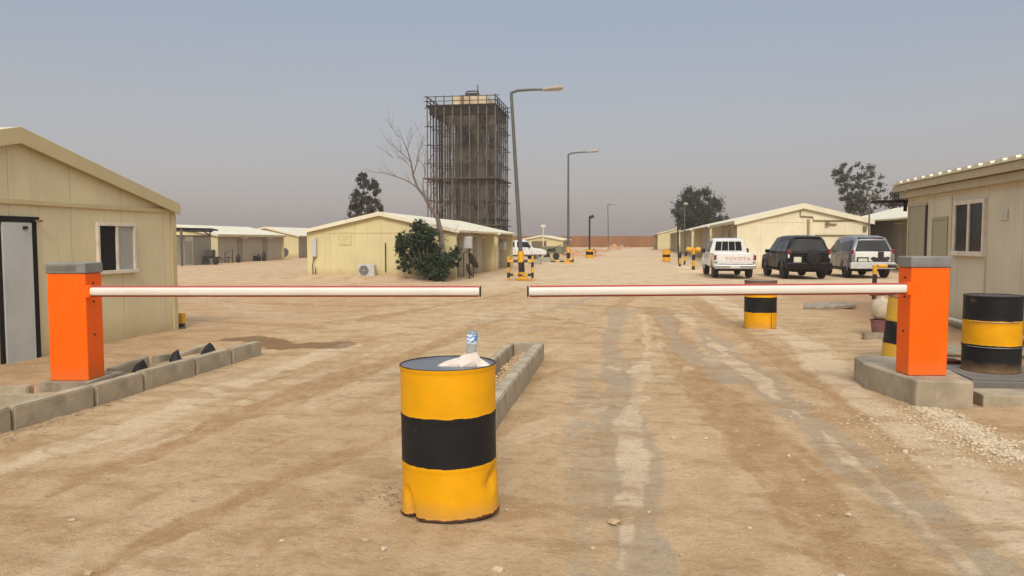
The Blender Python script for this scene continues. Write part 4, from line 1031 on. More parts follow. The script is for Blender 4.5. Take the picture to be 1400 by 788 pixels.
# ------------------------------------------------------------------ things beside the left cabin
p = G(525, 379); t = empty('outdoor_fan_unit', (p.x, 31.15, .12), 'white outdoor air conditioner fan unit on the sand by the cream end wall', 'air conditioner')
mb = MB(); mb.box(-.36, .36, -.14, .14, .02, .52); mb.build('casing', M_lgrey, t, bevel=.02)
mb = MB(); mb.lathe([(.001, -.165), (.05, -.165), (.06, -.15), (.17, -.15), (.19, -.165), (.205, -.16), (.205, -.142)], 28, (-.1, 0, .27), 'y'); mb.build('fan_grille', plain('fan_dark', '55534e', .6), t, smooth=40)
mb = MB()
for k in range(8): a_ = k * math.pi / 4; mb.tube([(-.1, -.17, .27), (-.1 + .2 * math.cos(a_), -.17, .27 + .2 * math.sin(a_))], .006, 4)
for rr in (.08, .13, .18): mb.tube([(-.1 + rr * math.cos(a_), -.17, .27 + rr * math.sin(a_)) for a_ in [k * math.pi / 10 for k in range(21)]], .005, 4)
mb.build('fan_guard', M_lgrey, t)
# water tank box & pipe at left end of cabin
p = G(421, 383); t = empty('wall_meter', (p.x - .1, 31.4, 0), 'white box with a hanging cable at the left corner of the cream cabin', 'box')
mb = MB(); mb.box(-.16, .04, 0, .14, .95, 1.75); mb.build('case', M_lgrey, t, bevel=.015)
mb = MB(); mb.tube([(-.05, .05, 1.0), (-.13, 0, .6), (-.1, -.02, .2), (0, 0, .1), (.02, 0, .5)], .02, 6); mb.box(-.3, .1, -.1, .1, 0, .08); mb.build('cable', M_dark, t)
# satellite dishes by the side of the cabin
def dish(b, r, h, az_, label, tilt=.5):
    t = empty('satellite_dish', b, label, 'dish', 'satellite dishes beside the left cabin')
    mb = MB(); mb.tube([(0, 0, -.05), (0, 0, h)], .025, 6); mb.build('mast', M_dark, t)
    mb = MB(); mb.lathe([(r * k / 8, -.35 * r * (1 - (k / 8) ** 2)) for k in range(1, 9)] + [(r * .98, .01), (r * .6, -.35 * r * (1 - .36) + .015), (.02, -.35 * r + .015)], 24)
    mb.f = [f for f in mb.f if len(f) == 4]
    o = mb.build('reflector', plain('dish_grey', '5f5b54', .6), t, smooth=50); o.location = (0, 0, h); o.rotation_euler = (tilt, 0, az_)
    mb = MB(); mb.tube([(0, 0, h), (0, -.0, h)], .01, 4) if 0 else mb.tube([Vector((0, 0, h)), Vector((math.sin(az_) * .6 * r, -math.cos(az_) * .6 * r, h + .2))], .012, 5); mb.build('feed_arm', M_dark, t)
    return t
p = G(647, 379); t = dish(p, .40, .75, 2.2, 'taller satellite dish on a dark mast beside the bush cabin', 1.1)
p2 = G(640, 381); dish(p2 + Vector((-.05, .5, 0)), .32, .35, 2.0, 'low satellite dish near the ground beside the bush cabin', 1.2)
p = G(647, 381); t = empty('wall_box_pole', p + Vector((-.25, .1, 0)), 'white box on a pipe pole beside the satellite dish', 'box')
mb = MB(); mb.tube([(.06, 0, -.05), (.06, 0, 1.35)], .03, 6); mb.build('pole', M_dark, t)
mb = MB(); mb.box(-.18, .18, -.12, .12, 1.3, 1.82); mb.build('case', M_lgrey, t, bevel=.02)
p = G(634, 379); mb = MB(); mb.tube([(0, 0, 0), (0, 0, 1.1), (.2, 0, 1.15)], .03, 6); o = mb.build('bent_pipe', plain('pipe_brown', '6e6250')); o.location = p; tag(o, 'thin bent pipe standing between the bush and the satellite dishes', 'pipe')
p = G(671, 370); t = empty('painted_tyre_post', p, 'short yellow and black stub post by the side door of the bush cabin', 'post')
bandbar(None, (0, 0, 0), (0, 0, .42), .14, 2, 1, t, 'post')

# canopy on the far left with its clutter
pa, pb = G(249, 364), G(288, 361)
cx0, cx1 = min(pa.x, pb.x) - 4.5, pb.x + .3
t = empty('canopy', (pb.x, pb.y, 0), 'dark flat metal canopy on posts at the far left', 'canopy')
ht_ = atY(285, 322, pb.y).z; ztop = atY(285, 313, pb.y).z
mb = MB(); 
dxl = pa.x - pb.x
mb.slab([(dxl - 1.2, pa.y - pb.y - .4, ztop - .02), (.35, -.4, ztop - .02), (.35, .5, ztop - .1), (dxl - 1.2, pa.y - pb.y + 1.6, ztop - .1)], .1); mb.build('canopy_roof', M_dark, t)
mb = MB(); mb.tube([(0, 0, 0), (0, 0, ztop - .1)], .06, 6); mb.tube([(0, 0, ztop - .45), (-.5, -.2, ztop - .12)], .05, 6); mb.build('post', M_dark, t)
mb = MB(); mb.tube([(dxl, pa.y - pb.y, 0), (dxl, pa.y - pb.y, ztop - .1)], .09, 6); mb.build('post', M_grey, t)
mb = MB(); mb.tube([(dxl - 1.0, pa.y - pb.y, ztop - .2), (.2, 0, ztop - .2)], .05, 6); mb.build('beam', M_dark, t)
# grey shed side behind the canopy
a_, b_ = atY(251, 340, 47.5).x, atY(264, 340, 47.5).x
t = empty('shed', ((a_ + b_) / 2, 47.5, 0), 'plain grey shed under the dark canopy', 'shed')
mb = MB(); mb.box(-(b_ - a_) / 2 - 1.0, (b_ - a_) / 2, 0, 2.2, -.1, 1.95); mb.build('wall', plain('grey_shed', '85806f', .8), t)
mb = MB(); mb.box(-(b_ - a_) / 2 - 1.05, (b_ - a_) / 2 + .05, -.05, 2.25, 1.951, 2.0); mb.build('roof', M_dark, t)
mb = MB(); mb.box(-.25, .25, -.02, -.001, .1, 1.6); mb.build('door', plain('shed_door', '6d695c', .7), t)
p = G(246, 361); t = empty('red_barrow', p, 'dull red metal bin under the dark canopy', 'bin')
mb = MB(); mb.prism([(-.35, .1), (.3, .1), (.38, .95), (-.42, .95)], 'y', 0, .6); mb.build('bin_body', plain('dull_red', '8a3b33', .7), t, bevel=.03)
mb = MB(); mb.box(-.46, .42, -.04, .64, .951, 1.0); mb.build('bin_lid', plain('dull_red', '8a3b33'), t, bevel=.01)
# trolley, generator cart and clutter in front of the long white cabin
def cart(p, s, label):
    t = empty('hand_cart', p, label, 'cart', 'carts standing before the long white cabin')
    mb = MB(); mb.box(-.5 * s, .4 * s, -.25, .25, .35 * s, .45 * s); mb.build('bed', M_dark, t, bevel=.02)
    mb = MB(); mb.box(-.35 * s, .1 * s, -.2, .2, .452 * s, .85 * s); mb.build('engine_block', plain('grime_grey', '4a463f', .8), t, bevel=.05)
    mb = MB(); mb.tube([(.4 * s, 0, .4 * s), (.9 * s, 0, .2 * s)], .03, 6); mb.build('drawbar', M_dark, t)
    for sx in (-.3, .3):
        mb = MB(); mb.lathe([(.08 * s, -.3), (.2 * s, -.3), (.22 * s, -.27), (.2 * s, -.24), (.08 * s, -.24)], 16, (sx * s, 0, .21 * s), 'y'); mb.build('wheel', M_rubber, t, smooth=40)
    return t
cart(G(291, 362), 1.2, 'dark engine cart below the canopy post')
cart(G(347, 357), .9, 'small dark cart against the middle of the long white cabin')
p = G(313, 360); t = empty('metal_frame', p, 'empty upright metal frame standing before the long white cabin', 'frame')
mb = MB(); mb.tube([(-.3, 0, 0), (-.3, 0, .75), (.3, 0, .95), (.3, 0, 0)], .03, 6); mb.tube([(-.3, 0, .4), (.3, 0, .4)], .03, 6); mb.tube([(-.05, 0, 0), (-.05, 0, .5)], .03, 6); mb.build('frame_tube', M_dark, t)
for px, py, s_ in ((326, 359, .55), (354, 357, .5), (361, 357, .7)):
    p = G(px, py); t = empty('gas_bottle', p, {326: 'dark gas bottle, nearest of those along the long white cabin', 354: 'dark gas bottle, middle one along the long white cabin', 361: 'taller dark gas bottle at the far end of the long white cabin'}[px], 'gas bottle', 'gas bottles along the long white cabin')
    mb = MB(); mb.lathe([(.14, 0), (.16, .04), (.16, s_ - .1), (.08, s_), (.04, s_ + .03), (.04, s_ + .1)], 14); mb.build('bottle_body', M_dark, t, smooth=50)
p = G(388, 354); dish(p, .45, .55, .2, 'large pale satellite dish before the farthest left cabin', 1.3)

# ------------------------------------------------------------------ dirt heaps and clutter in the distance
def heap(p, sx, sy, h, label, seed, col='heap'):
    n = 26; vs = []; fs = []
    for i in range(n):
        for j in range(n):
            u, v_ = i / (n - 1) * 2 - 1, j / (n - 1) * 2 - 1; r2 = u * u + v_ * v_
            z = h * max(0, 1 - r2) ** 1.3 * (.7 + .9 * mn.noise((u * 2 + seed, v_ * 2, 0))) + .08 * mn.noise((u * 5, v_ * 5, seed)) * (r2 < 1)
            vs.append((u * sx, v_ * sy, z - .06))
    for i in range(n - 1):
        for j in range(n - 1): a = i * n + j; fs.append((a, a + n, a + n + 1, a + 1))
    mb = MB(); mb.add(vs, fs); o = mb.build('dirt_heap', plain('heap_soil', 'b58a66', .95, var=.2, sc=1.5, dirt='8a6548', dirtamt=.5, bump=.5), smooth=80); o.location = p
    return tag(o, label, 'heap', 'dirt heaps along the left edge of the road')
heap(G(792, 350), 3.2, 3, .7, 'low dirt heap between the second street lamp and the floodlight pole', 1)
heap(G(815, 344), 2.6, 5, .5, 'low dirt heap just beyond the floodlight pole', 2)
heap(G(838, 342), 1.6, 3, 1.0, 'small dirt heap at the foot of the farthest street lamp', 3)
heap(G(852, 340), 1.8, 3, .7, 'farthest small dirt heap in front of the brown fence', 4)
for i, (px, py, lb_) in enumerate(((731, 361, 'grey concrete block below the front wheel of the white pickup'), (745, 358, 'grey concrete block right of the white pickup'))):
    c = G(px, py); kerb(c.x - .45, c.x + .45, c.y - .3, c.y + .3, -.05, .34, 'concrete_block', lb_, 'block', 'concrete blocks by the far pickup', 100 + i, mat=plain('pale_block', 'a09a86', .9))
p = G(755, 355); t = empty('trailer', p, 'small dull green trailer parked right of the white pickup', 'trailer')
mb = MB(); mb.box(-.9, .9, -.6, .6, .5, 1.15); mb.build('box', plain('dull_green', '77765a', .8), t, bevel=.03)
mb = MB(); mb.box(-.35, .35, -.63, -.601, .7, .95); mb.build('vent', M_dark, t)
mb = MB(); mb.tube([(.9, 0, .5), (1.6, 0, .3)], .05, 6); mb.tube([(-.8, -.6, .5), (.9, -.6, 1.3)], .03, 5); mb.build('drawbar', M_dark, t)
for sx in (-.4, .4):
    mb = MB(); mb.lathe([(.1, -.68), (.28, -.68), (.3, -.62), (.28, -.56), (.1, -.56)], 18, (sx, 0, .3), 'y'); mb.build('wheel', M_rubber, t, smooth=40)
p = G(733, 352); t = empty('mast', p + Vector((0, 6, 0)), 'thin white mast rising behind the small cabin', 'mast')
q_ = atY(727, 312, p.y + 6); mb = MB(); mb.tube([(0, 0, 0), (0, 0, 3.0)], .06, 6); mb.build('pole', M_wframe, t)
mb = MB(); mb.box(-.25, .25, -.1, .1, 3.0, 3.3); mb.build('mast_head', M_wframe, t, bevel=.05)

# ------------------------------------------------------------------ vehicles (local: x right, y forward from the rear bumper, z up)
def loft(stations, name, mat, parent, arches=None, smooth=38, arch_r=.40, wd=.95):
    """stations: (y, [(x,z)...]) half sections from sill up to the centre line; mirrored"""
    vs = []; m = len(stations[0][1]); 
    for y, pr in stations:
        for (x, z) in pr: vs.append((x, y, z))
        for (x, z) in pr[::-1]: vs.append((-x, y, z))
    k = 2 * m; fs = []
    for i in range(len(stations) - 1):
        for j in range(k): fs.append((i * k + j, i * k + (j + 1) % k, (i + 1) * k + (j + 1) % k, (i + 1) * k + j))
    fs.append(tuple(range(k))); fs.append(tuple((len(stations) - 1) * k + j for j in range(k)))
    mb = MB(); mb.add(vs, fs); o = mb.build(name, mat, parent, weld=True)
    if arches:
        cut = MB()
        for y, z in arches:
            for s_ in (-1, 1): cut.lathe([(arch_r, s_ * wd), (arch_r, s_ * (wd - .34))] if s_ > 0 else [(arch_r, -wd), (arch_r, -wd + .34)], 28, (0, y, z), 'x')
        co_ = cut.build('cutter', None, weld=False)
        mo = o.modifiers.new('c', 'BOOLEAN'); mo.operation = 'DIFFERENCE'; mo.solver = 'EXACT'; mo.object = co_
        dg = bpy.context.evaluated_depsgraph_get(); dg.update(); nm = bpy.data.meshes.new_from_object(o.evaluated_get(dg))
        o.modifiers.clear(); old = o.data; o.data = nm; bpy.data.objects.remove(co_); nm.name = name
    bm = bmesh.new(); bm.from_mesh(o.data)
    for f in bm.faces: f.smooth = True
    for e in bm.edges: e.smooth = len(e.link_faces) == 2 and e.calc_face_angle(0) < R(smooth)
    bm.to_mesh(o.data); bm.free()
    b = o.modifiers.new('b', 'BEVEL'); b.width = .018; b.segments = 2; b.limit_method = 'ANGLE'; b.angle_limit = R(30); b.harden_normals = False
    return o
def wheel(parent, x, y, z, r=.36, w_=.24, side=1):
    t_ = MB(); s_ = side
    prof = [(r * .62, -w_ / 2), (r * .9, -w_ / 2), (r * .985, -w_ * .38), (r, -w_ * .2), (r, w_ * .2), (r * .985, w_ * .38), (r * .9, w_ / 2), (r * .62, w_ / 2), (r * .6, 0)]
    t_.lathe(prof, 32, (0, 0, 0), 'x'); ty = t_.build('wheel', M_rubber, parent, smooth=40); ty.location = (x, y, z)
    ri = MB(); ri.lathe([(.001, s_ * w_ * .30), (r * .16, s_ * w_ * .34), (r * .2, s_ * w_ * .22), (r * .5, s_ * w_ * .25), (r * .62, s_ * w_ * .42), (r * .63, 0)], 24, (0, 0, 0), 'x'); rm = ri.build('rim', M_rim, ty, smooth=30)
    hl = MB()
    for k in range(6):
        a_ = k * math.pi / 3; hl.obox((s_ * w_ * .24, math.cos(a_) * r * .36, math.sin(a_) * r * .36), Vector((1, 0, 0)), Vector((0, math.cos(a_), math.sin(a_))), Vector((0, -math.sin(a_), math.cos(a_))), .012, r * .09, r * .055)
    hl.build('rim_hole', M_void, rm)
def panel(name, quad, mat, parent, th=.012, off=0, bevel=0):
    mb = MB(); mb.slab(quad, th); return mb.build(name, mat, parent, bevel=bevel)
def suv(loc, rz, paint, label, kind):
    t = empty('parked_car', loc, label, 'car', 'cars parked before the large right cabin', rz=rz)
    W = .92
    # half profile: sill, lower side, waist, belt, (glass base), roof edge, roof centre
    def st(y, zs, wl, belt, wb_, rz_, wr, zb=.42): return (y, [(0, zs), (wl * .82, zs), (wl, zs + .10), (wl, (zs + belt) / 2), (wl * .985, belt - .04), (wb_, belt), (wr + .045 * (rz_ > 1.6), rz_ - .16 * min(1, max(0, rz_ - belt))), (wr - .02, rz_ - .04), (wr * .74, rz_), (0, rz_ + .02)])
    S_ = [st(.10, .50, .84, 1.08, .80, 1.14, .78), st(.16, .45, .89, 1.10, .87, 1.22, .84), st(.34, .42, W, 1.12, .90, 1.71, .62), st(.48, .42, W, 1.12, .905, 1.81, .64), st(.9, .40, W, 1.12, .905, 1.86, .655), st(2.0, .38, W, 1.11, .905, 1.87, .66),
          st(2.75, .38, W, 1.09, .90, 1.83, .645), st(3.0, .38, W, 1.08, .90, 1.72, .62), st(3.62, .38, W, 1.06, .86, 1.12, .80), st(4.3, .42, .91, 1.0, .82, 1.05, .75), st(4.66, .46, .84, .90, .74, .93, .68), st(4.76, .5, .74, .80, .62, .83, .55)]
    loft(S_, 'body', paint, t, arches=((.98, .38), (3.75, .38)), arch_r=.42, wd=.96)
    for (x, y) in ((-.79, .98), (.79, .98), (-.79, 3.75), (.79, 3.75)): wheel(t, x, y, .37, .37, .25, 1 if x > 0 else -1)
    # dark liners and underbody
    mb = MB(); mb.box(-.6, .6, .3, 4.4, .30, .55); mb.build('underbody', M_void, t)
    # side windows
    for s_ in (-1, 1):
        def sp(y, f):   # point on glass side, f 0..1 from belt to roof edge
            return Vector((s_ * (.905 - .365 * .68 * f + .010), y, 1.12 + .68 * f))
        for (ya, yb, yt0, yt1) in ((.42, 1.15, .50, 1.15), (1.22, 2.02, 1.22, 2.02), (2.10, 3.20, 2.10, 2.72)):
            quad = [sp(ya, .08), sp(yb, .08), sp(yt1, .80), sp(yt0, .80)]
            panel('side_window', quad if s_ > 0 else quad[::-1], M_glass, t, .014)
        mb = MB(); mb.obox((s_ * 1.02, 2.95, 1.17), Vector((1, 0, 0)), Vector((0, 1, 0)), UP, .10, .05, .08); mb.box(min(s_ * .88, s_ * .96), max(s_ * .88, s_ * .96), 2.93, 2.97, 1.12, 1.16); mb.build('mirror', paint if kind == 'black' else M_black, t, bevel=.025)
        for yd in (1.75, 2.75): mb = MB(); mb.box(min(s_ * .915, s_ * .945), max(s_ * .915, s_ * .945), yd - .1, yd + .06, .98, 1.02); mb.build('door_handle', M_chrome if kind == 'black' else paint, t, bevel=.008)
        for yd in (1.18, 2.06, 3.12): mb = MB(); mb.box(min(s_ * .918, s_ * .9235), max(s_ * .918, s_ * .9235), yd, yd + .010, .52, 1.08); mb.build('door_gap', M_void, t)
        mb = MB(); mb.box(min(s_ * .88, s_ * .96), max(s_ * .88, s_ * .96), 1.5, 3.2, .34, .38); mb.build('side_step', M_black, t, bevel=.01)
        for yd in (.98, 3.75):
            mb = MB(); pts = [(s_ * .925, yd + .435 * math.cos(a_), .38 + .435 * math.sin(a_)) for a_ in [R(-8 + 196 * k / 16) for k in range(17)]]; mb.tube(pts, .035, 6); mb.build('wheel_arch_trim', paint if kind == 'black' else M_silver, t, smooth=60)
        # tail light
        mb = MB(); mb.box(min(s_ * .78, s_ * .895), max(s_ * .78, s_ * .895), .11, .27, 1.06, 1.27); tl = mb.build('tail_light', M_red, t, bevel=.03)
        mb = MB(); mb.box(min(s_ * .78, s_ * .89), max(s_ * .78, s_ * .89), .10, .14, .90, 1.055); mb.build('reversing_lens', M_clear, tl, bevel=.01)
    rear = Vector((0, .222, 0))
    mb = MB()
    # rear window on sloped plane between y .17 (z1.2) and .24 (z1.72)
    panel('rear_window', [(-.73, .128, 1.19), (.73, .128, 1.19), (.56, .296, 1.655), (-.56, .296, 1.655)], M_glass, t, .02)
    panel('windscreen', [(.80, 3.60, 1.12), (-.80, 3.60, 1.12), (-.60, 3.02, 1.70), (.60, 3.02, 1.70)], M_glass, t, .02)
    mb = MB(); mb.box(-.54, .54, .30, .50, 1.775, 1.80); mb.build('spoiler', paint, t, bevel=.02)
    mb = MB(); mb.prism([(-.93, .42), (.93, .42), (.95, .66), (.86, .72), (-.86, .72), (-.95, .66)], 'y', .0, .22); mb.build('rear_bumper', paint if kind == 'black' else M_lgrey, t, bevel=.04)
    gate = MB(); gate.box(-.74, .74, .085, .15, .745, 1.165); gate.build('tailgate', paint if kind == 'black' else M_white, t, bevel=.03)
    if kind == 'black':
        mb = MB(); mb.lathe([(.001, -.15), (.20, -.145), (.29, -.13), (.345, -.06), (.35, .0), (.001, .0)], 40, (.16, .09, .90), 'y'); mb.build('spare_wheel_cover', plain('cover_black', (.006, .0065, .008), .3, bump=0), t, smooth=35)
        mb = MB(); mb.box(-.66, -.34, .05, .078, .72, .95); mb.build('number_plate', M_plate, t, bevel=.01)
    else:
        mb = MB(); mb.prism([(-.12, .88), (.10, .68), (.56, .68), (.72, .90), (.62, .96), (.44, .92), (.44, 1.17), (.20, 1.17), (.20, .90), (.0, .95)], 'y', .045, .084); mb.build('spare_bracket', M_black, t, bevel=.015)
        mb = MB(); mb.box(-.68, -.18, .06, .084, .70, .93); pf = mb.build('plate_recess', M_black, t, bevel=.02)
        mb = MB(); mb.box(-.62, -.24, .045, .059, .74, .87); mb.build('number_plate', M_plate, t, bevel=.008)
        for s_ in (-1, 1):
            mb = MB(); mb.box(min(s_ * .76, s_ * .9), max(s_ * .76, s_ * .9), .08, .16, .72, 1.055); mb.build('rear_corner', M_silver, t, bevel=.02)
    for s_ in (-1, 1):
        mb = MB(); mb.box(min(s_ * .5, s_ * .76), max(s_ * .5, s_ * .76), 4.62, 4.74, .72, .88); mb.build('headlight', M_clear, t, bevel=.03)
    mb = MB(); mb.tube([(.3, .12, 1.21), (0, .11, 1.23)], .012, 5); mb.build('wiper', M_black, t)
    return t
def pickup(loc, rz, label, writing=True, paint=M_white, scale=1):
    t = empty('parked_pickup', loc, label, 'pickup', 'white pickups', rz=rz); t.scale = (scale,) * 3
    W = .88
    def cab(y, belt, top, wt): return (y, [(0, .42), (W * .8, .42), (W, .52), (W, .8), (W * .985, belt - .04), (W * .96, belt), (wt, top - .05), (wt * .82, top), (0, top + .01)])
    S_ = [cab(2.02, 1.08, 1.12, .80), cab(2.06, 1.08, 1.68, .68), cab(2.25, 1.08, 1.74, .69), cab(3.0, 1.07, 1.76, .69), cab(3.25, 1.06, 1.70, .67), cab(3.78, 1.04, 1.10, .76), cab(4.5, .98, 1.02, .72), cab(4.85, .86, .90, .66), cab(4.92, .76, .80, .58)]
    loft(S_, 'cab', paint, t, arches=((4.1, .38),), arch_r=.40, wd=.92)
    # load bed: floor, sides, tailgate
    bd = MB(); ys0, ys1 = .12, 1.99
    for s_ in (-1, 1):
        n_ = 14; arc = [(.95 + .41 * math.cos(R(180 - 180 * k / n_)), .40 + .41 * math.sin(R(180 - 180 * k / n_))) for k in range(n_ + 1)]
        poly = [(ys0, .50), (.95 - .41, .50)] + [a for a in arc if a[1] > .5] + [(.95 + .41, .50), (ys1, .46), (ys1, 1.10), (ys0, 1.10)]
        x0_, x1_ = sorted((s_ * .80, s_ * .885)); bd.prism(poly, 'x', x0_, x1_)
    bd.box(-.795, .795, ys0 + .05, ys1, .60, .66); bd.box(-.795, .795, ys1 - .05, ys1, .665, 1.10)
    bd.build('load_bed', paint, t, bevel=.012)
    tg = MB(); tg.box(-.755, .755, .05, .11, .63, 1.10); tgo = tg.build('tailgate', paint, t, bevel=.018)
    rc = MB(); rc.box(-.70, .70, .040, .0501, .70, .99); rc.build('tailgate_panel', paint, tgo, bevel=.008)
    if writing:
        cu = bpy.data.curves.new('lettering', 'FONT'); cu.body = 'TOYOTA'; cu.size = .20; cu.extrude = .004; cu.align_x = 'CENTER'; cu.align_y = 'CENTER'; cu.space_character = 1.12; cu.offset = .001
        tmp = bpy.data.objects.new('tmp', cu); COL.objects.link(tmp); dg = bpy.context.evaluated_depsgraph_get(); dg.update()
        me_ = bpy.data.meshes.new_from_object(tmp.evaluated_get(dg)); bpy.data.objects.remove(tmp)
        me_.materials.clear(); me_.materials.append(plain('faded_red_letters', (.62, .27, .20), .6, bump=0)); me_.transform(Matrix.Scale(1.22, 4, (1, 0, 0)))
        lo_ = bpy.data.objects.new('lettering', me_); COL.objects.link(lo_); lo_.parent = tgo; lo_.location = (.10, .034, .855); lo_.rotation_euler = (math.pi / 2, 0, 0)
    for s_ in (-1, 1):
        mb = MB(); mb.box(min(s_ * .785, s_ * .885), max(s_ * .785, s_ * .885), .035, .118, .72, 1.02); tl = mb.build('tail_light', M_red, t, bevel=.012)
        mb = MB(); mb.box(min(s_ * .775, s_ * .88), max(s_ * .775, s_ * .88), .028, .036, .73, .80); mb.build('reversing_lens', M_clear, tl)
        mb = MB(); mb.box(min(s_ * .89, s_ * 1.10), max(s_ * .89, s_ * 1.10), 3.18, 3.27, 1.08, 1.28); mb.build('mirror', M_black, t, bevel=.03)
        for (a0, a1, b0, b1) in ((2.18, 2.62, 2.20, 2.62), (2.70, 3.52, 2.70, 3.20)):
            def sp(y, f): return Vector((s_ * (.845 + (.685 - .845) * f + .008), y, 1.08 + (1.69 - 1.08) * f))
            quad = [sp(a0, .10), sp(a1, .10), sp(b1, .88), sp(b0, .88)]
            panel('side_window', quad if s_ > 0 else quad[::-1], M_glass, t, .014)
        mb = MB(); mb.box(min(s_ * .878, s_ * .905), max(s_ * .878, s_ * .905), 2.75, 2.93, .98, 1.02); mb.build('door_handle', M_black, t, bevel=.006)
        mb = MB(); mb.box(min(s_ * .878, s_ * .884), max(s_ * .878, s_ * .884), 2.66, 2.67, .5, 1.05); mb.box(min(s_ * .878, s_ * .884), max(s_ * .878, s_ * .884), 3.6, 3.61, .5, 1.02); mb.build('door_gap', M_void, t)
        mb = MB(); mb.box(min(s_ * .5, s_ * .74), max(s_ * .5, s_ * .74), 4.80, 4.92, .68, .84); mb.build('headlight', M_clear, t, bevel=.02)
        mb = MB(); pts = [(s_ * .885, 4.1 + .41 * math.cos(a_), .38 + .41 * math.sin(a_)) for a_ in [R(-5 + 190 * k / 16) for k in range(17)]]; mb.tube(pts, .025, 6); mb.build('wheel_arch_trim', paint, t, smooth=60)
        mb = MB(); mb.box(min(s_ * .70, s_ * .84), max(s_ * .70, s_ * .84), .66, .70, .12, .44); mb.build('mud_flap', M_black, t)
    # rear cab window in four lights
    for k in range(4):
        x0_ = -.62 + k * .315; x1_ = x0_ + .285
        f0, f1 = .12, .86
        def rp_(x, f): return (x * (1 - .12 * f), 2.035 + .02 * f - .012, 1.12 + .56 * f)
        panel('rear_window', [rp_(x0_, f0), rp_(x1_, f0), rp_(x1_, f1), rp_(x0_, f1)], M_glass, t, .02)
    panel('windscreen', [(.72, 3.77, 1.10), (-.72, 3.77, 1.10), (-.63, 3.27, 1.68), (.63, 3.27, 1.68)], M_glass, t, .02)
    mb = MB(); mb.prism([(-.86, .42), (.86, .42), (.88, .50), (.86, .60), (-.86, .60), (-.88, .50)], 'y', -.06, .06); mb.build('rear_bumper', M_chrome, t, bevel=.025)
    mb = MB(); mb.box(-.2, .2, -.075, -.0601, .45, .56); mb.build('number_plate', M_plate, t)
    mb = MB(); mb.box(-.5, .5, .2, 4.6, .34, .58); mb.tube([(-.65, .95, .36), (.65, .95, .36)], .07, 8); mb.build('chassis', M_void, t)
    for (x, y) in ((-.73, .95), (.73, .95), (-.73, 4.1), (.73, 4.1)): wheel(t, x, y, .37, .37, .24, 1 if x > 0 else -1)
    return t
pickup((4.38, 34.3, 0), R(1.5), 'white pickup parked tail towards the camera beside the striped post')
suv((7.42, 34.1, 0), R(5), M_blackcar, 'black off road car with a spare wheel cover parked between the two white ones', 'black')
suv((10.28, 35.2, 0), R(3), M_silver, 'grey car with white tailgate and bare spare wheel bracket parked at the right', 'white')
p = G(735, 356)
hd = R(-62)   # nose towards the right, slightly away
fw = Vector((-math.sin(hd), math.cos(hd), 0)); rt_ = Vector((math.cos(hd), math.sin(hd), 0))
loc = Vector((p.x, p.y, 0)) - fw * 4.1 * .95 - rt_ * .8
pickup(loc, hd, 'white pickup parked side on behind the nearest street lamp', writing=False, scale=.95)

# ------------------------------------------------------------------ gravel, stones
def rock_mesh(r, rng, n=1):
    bm = bmesh.new(); bmesh.ops.create_icosphere(bm, subdivisions=n, radius=r)
    sx, sy, sz = rng.uniform(.7, 1.4), rng.uniform(.7, 1.3), rng.uniform(.45, .8)
    for v in bm.verts: v.co = Vector((v.co.x * sx, v.co.y * sy, v.co.z * sz)) * (1 + rng.uniform(-.22, .22))
    return bm
M_st = plain('pale_stone', 'bfae93', .9, var=.3, sc=20)
M_st2 = plain('tan_stone', 'b39a78', .9, var=.2, sc=20)
rng = random.Random(21); mb = MB()
base = rock_mesh(1, rng, 1); bv = [v.co.copy() for v in base.verts]; bf = [tuple(v.index for v in f.verts) for f in base.faces]; base.free()
def add_rock(x, y, r):
    a_ = rng.uniform(0, 6.28); c_, s_ = math.cos(a_), math.sin(a_); k = (rng.uniform(.7, 1.3), rng.uniform(.7, 1.3), rng.uniform(.6, 1.1)); z = gz(x, y)
    mb.add([(x + (v.x * c_ * k[0] - v.y * s_ * k[1]) * r, y + (v.x * s_ * k[0] + v.y * c_ * k[1]) * r, z + v.z * k[2] * r + r * .2) for v in bv], bf)
# white crushed stone along the right hand edge
edge = [G(1270, 556), G(1310, 575), G(1350, 598), G(1410, 625)]
for k in range(1900):
    i = rng.randint(0, 2); p = edge[i].lerp(edge[i + 1], rng.random()); add_rock(p.x + .06 + rng.gauss(0, .10) - abs(rng.gauss(0, .08)), p.y + rng.gauss(0, .13), rng.uniform(.005, .016))
for k in range(900):
    i = rng.randint(0, 2); p = edge[i].lerp(edge[i + 1], rng.random()); add_rock(p.x - abs(rng.gauss(0, .45)), p.y - rng.gauss(.1, .3), rng.uniform(.005, .015))
tag(mb.build('crushed_stone', M_st, weld=False), 'white crushed stone spilled along the right edge of the road', 'gravel', kind='stuff')
mb = MB()
for k in range(5200):
    y = 2.6 + 11 * rng.random() ** 1.4; x = rng.uniform(-6, 6)
    if -1.8 < x < -1.1 and y > 5: continue
    add_rock(x, y, rng.uniform(.002, .0055) * (1 + 2.2 * rng.random() ** 9))
tag(mb.build('grit', M_st2, weld=False), 'fine grit scattered over the sandy road', 'grit', kind='stuff')
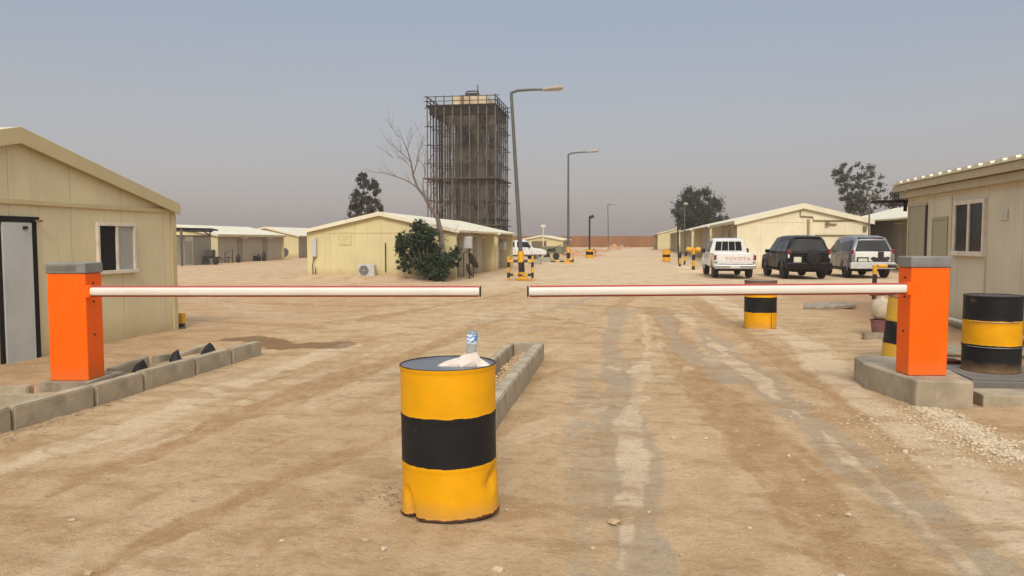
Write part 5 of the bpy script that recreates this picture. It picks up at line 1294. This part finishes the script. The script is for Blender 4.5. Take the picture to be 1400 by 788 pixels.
for i, (px, py, r) in enumerate([(840, 706, .030), (887, 692, .013), (862, 675, .012), (500, 733, .020), (525, 745, .020), (386, 737, .014), (98, 711, .020), (1078, 438 + 394 - 394 + 180, .02), (920, 591 + 5, .026), (932, 625, .015), (965, 597, .018), (1238, 616, .026), (1220, 615, .013), (1160, 697, .02), (680, 772, .02), (540, 707, .012), (693, 690, .012), (1025, 714, .012), (120, 780, .018), (810, 740, .014), (1150, 780, .02), (760, 425 + 60, .02), (1100, 450, .03), (1065, 470, .03), (820, 453 + 5, .03)]):
    p = G(px, py); bm = rock_mesh(r, rng, 2); me_ = bpy.data.meshes.new('stone'); bm.to_mesh(me_); bm.free(); me_.materials.append(M_st if i % 3 else M_st2)
    o = bpy.data.objects.new('stone', me_); COL.objects.link(o); o.location = (p.x, p.y, gz(p.x, p.y) + r * .3); o.rotation_euler.z = rng.uniform(0, 6)
    tag(o, 'small pale loose stone lying on the sandy road', 'stone', 'loose stones on the road')
# rubble in the middle island
mb = MB()
for k in range(160):
    add_rock(rng.uniform(-1.62, -1.36), rng.uniform(7.7, 10.5), rng.uniform(.01, .035))
tag(mb.build('rubble', M_st2, weld=False), 'broken rubble lying inside the narrow kerb island', 'rubble', kind='stuff')
# dry leaves / straw at the drum foot and kerb
mb = MB()
for k in range(170):
    if k < 60: x, y = rng.gauss(-1.5, .12), rng.gauss(4.72, .12)
    else: x, y = -5.3 + abs(rng.gauss(0, .12)), rng.uniform(5.2, 7.2)
    a_ = rng.uniform(0, 6.28); L = rng.uniform(.02, .07); z = gz(x, y) + .006
    mb.tube([(x, y, z), (x + L * math.cos(a_), y + L * math.sin(a_), z + rng.uniform(0, .02))], .0014, 3)
tag(mb.build('dry_straw', plain('straw', '5f4c34', .9), weld=False), 'dry twigs and straw by the drum foot and the left kerb', 'twigs', kind='stuff')

# ------------------------------------------------------------------ dust haze
mb = MB(); mb.box(-70, 80, -12, 205, -1.5, 22)
q = NT('dust_haze'); q.t.nodes.remove(q.b)
pv = q.n('ShaderNodeVolumePrincipled', {'Color': (.78, .66, .60, 1), 'Density': .0011, 'Anisotropy': .2}); q.t.links.new(pv.outputs[0], q.o.inputs['Volume'])
hz_ = mb.build('haze', q.m); tag(hz_, 'thin dust haze in the air', kind='stuff')
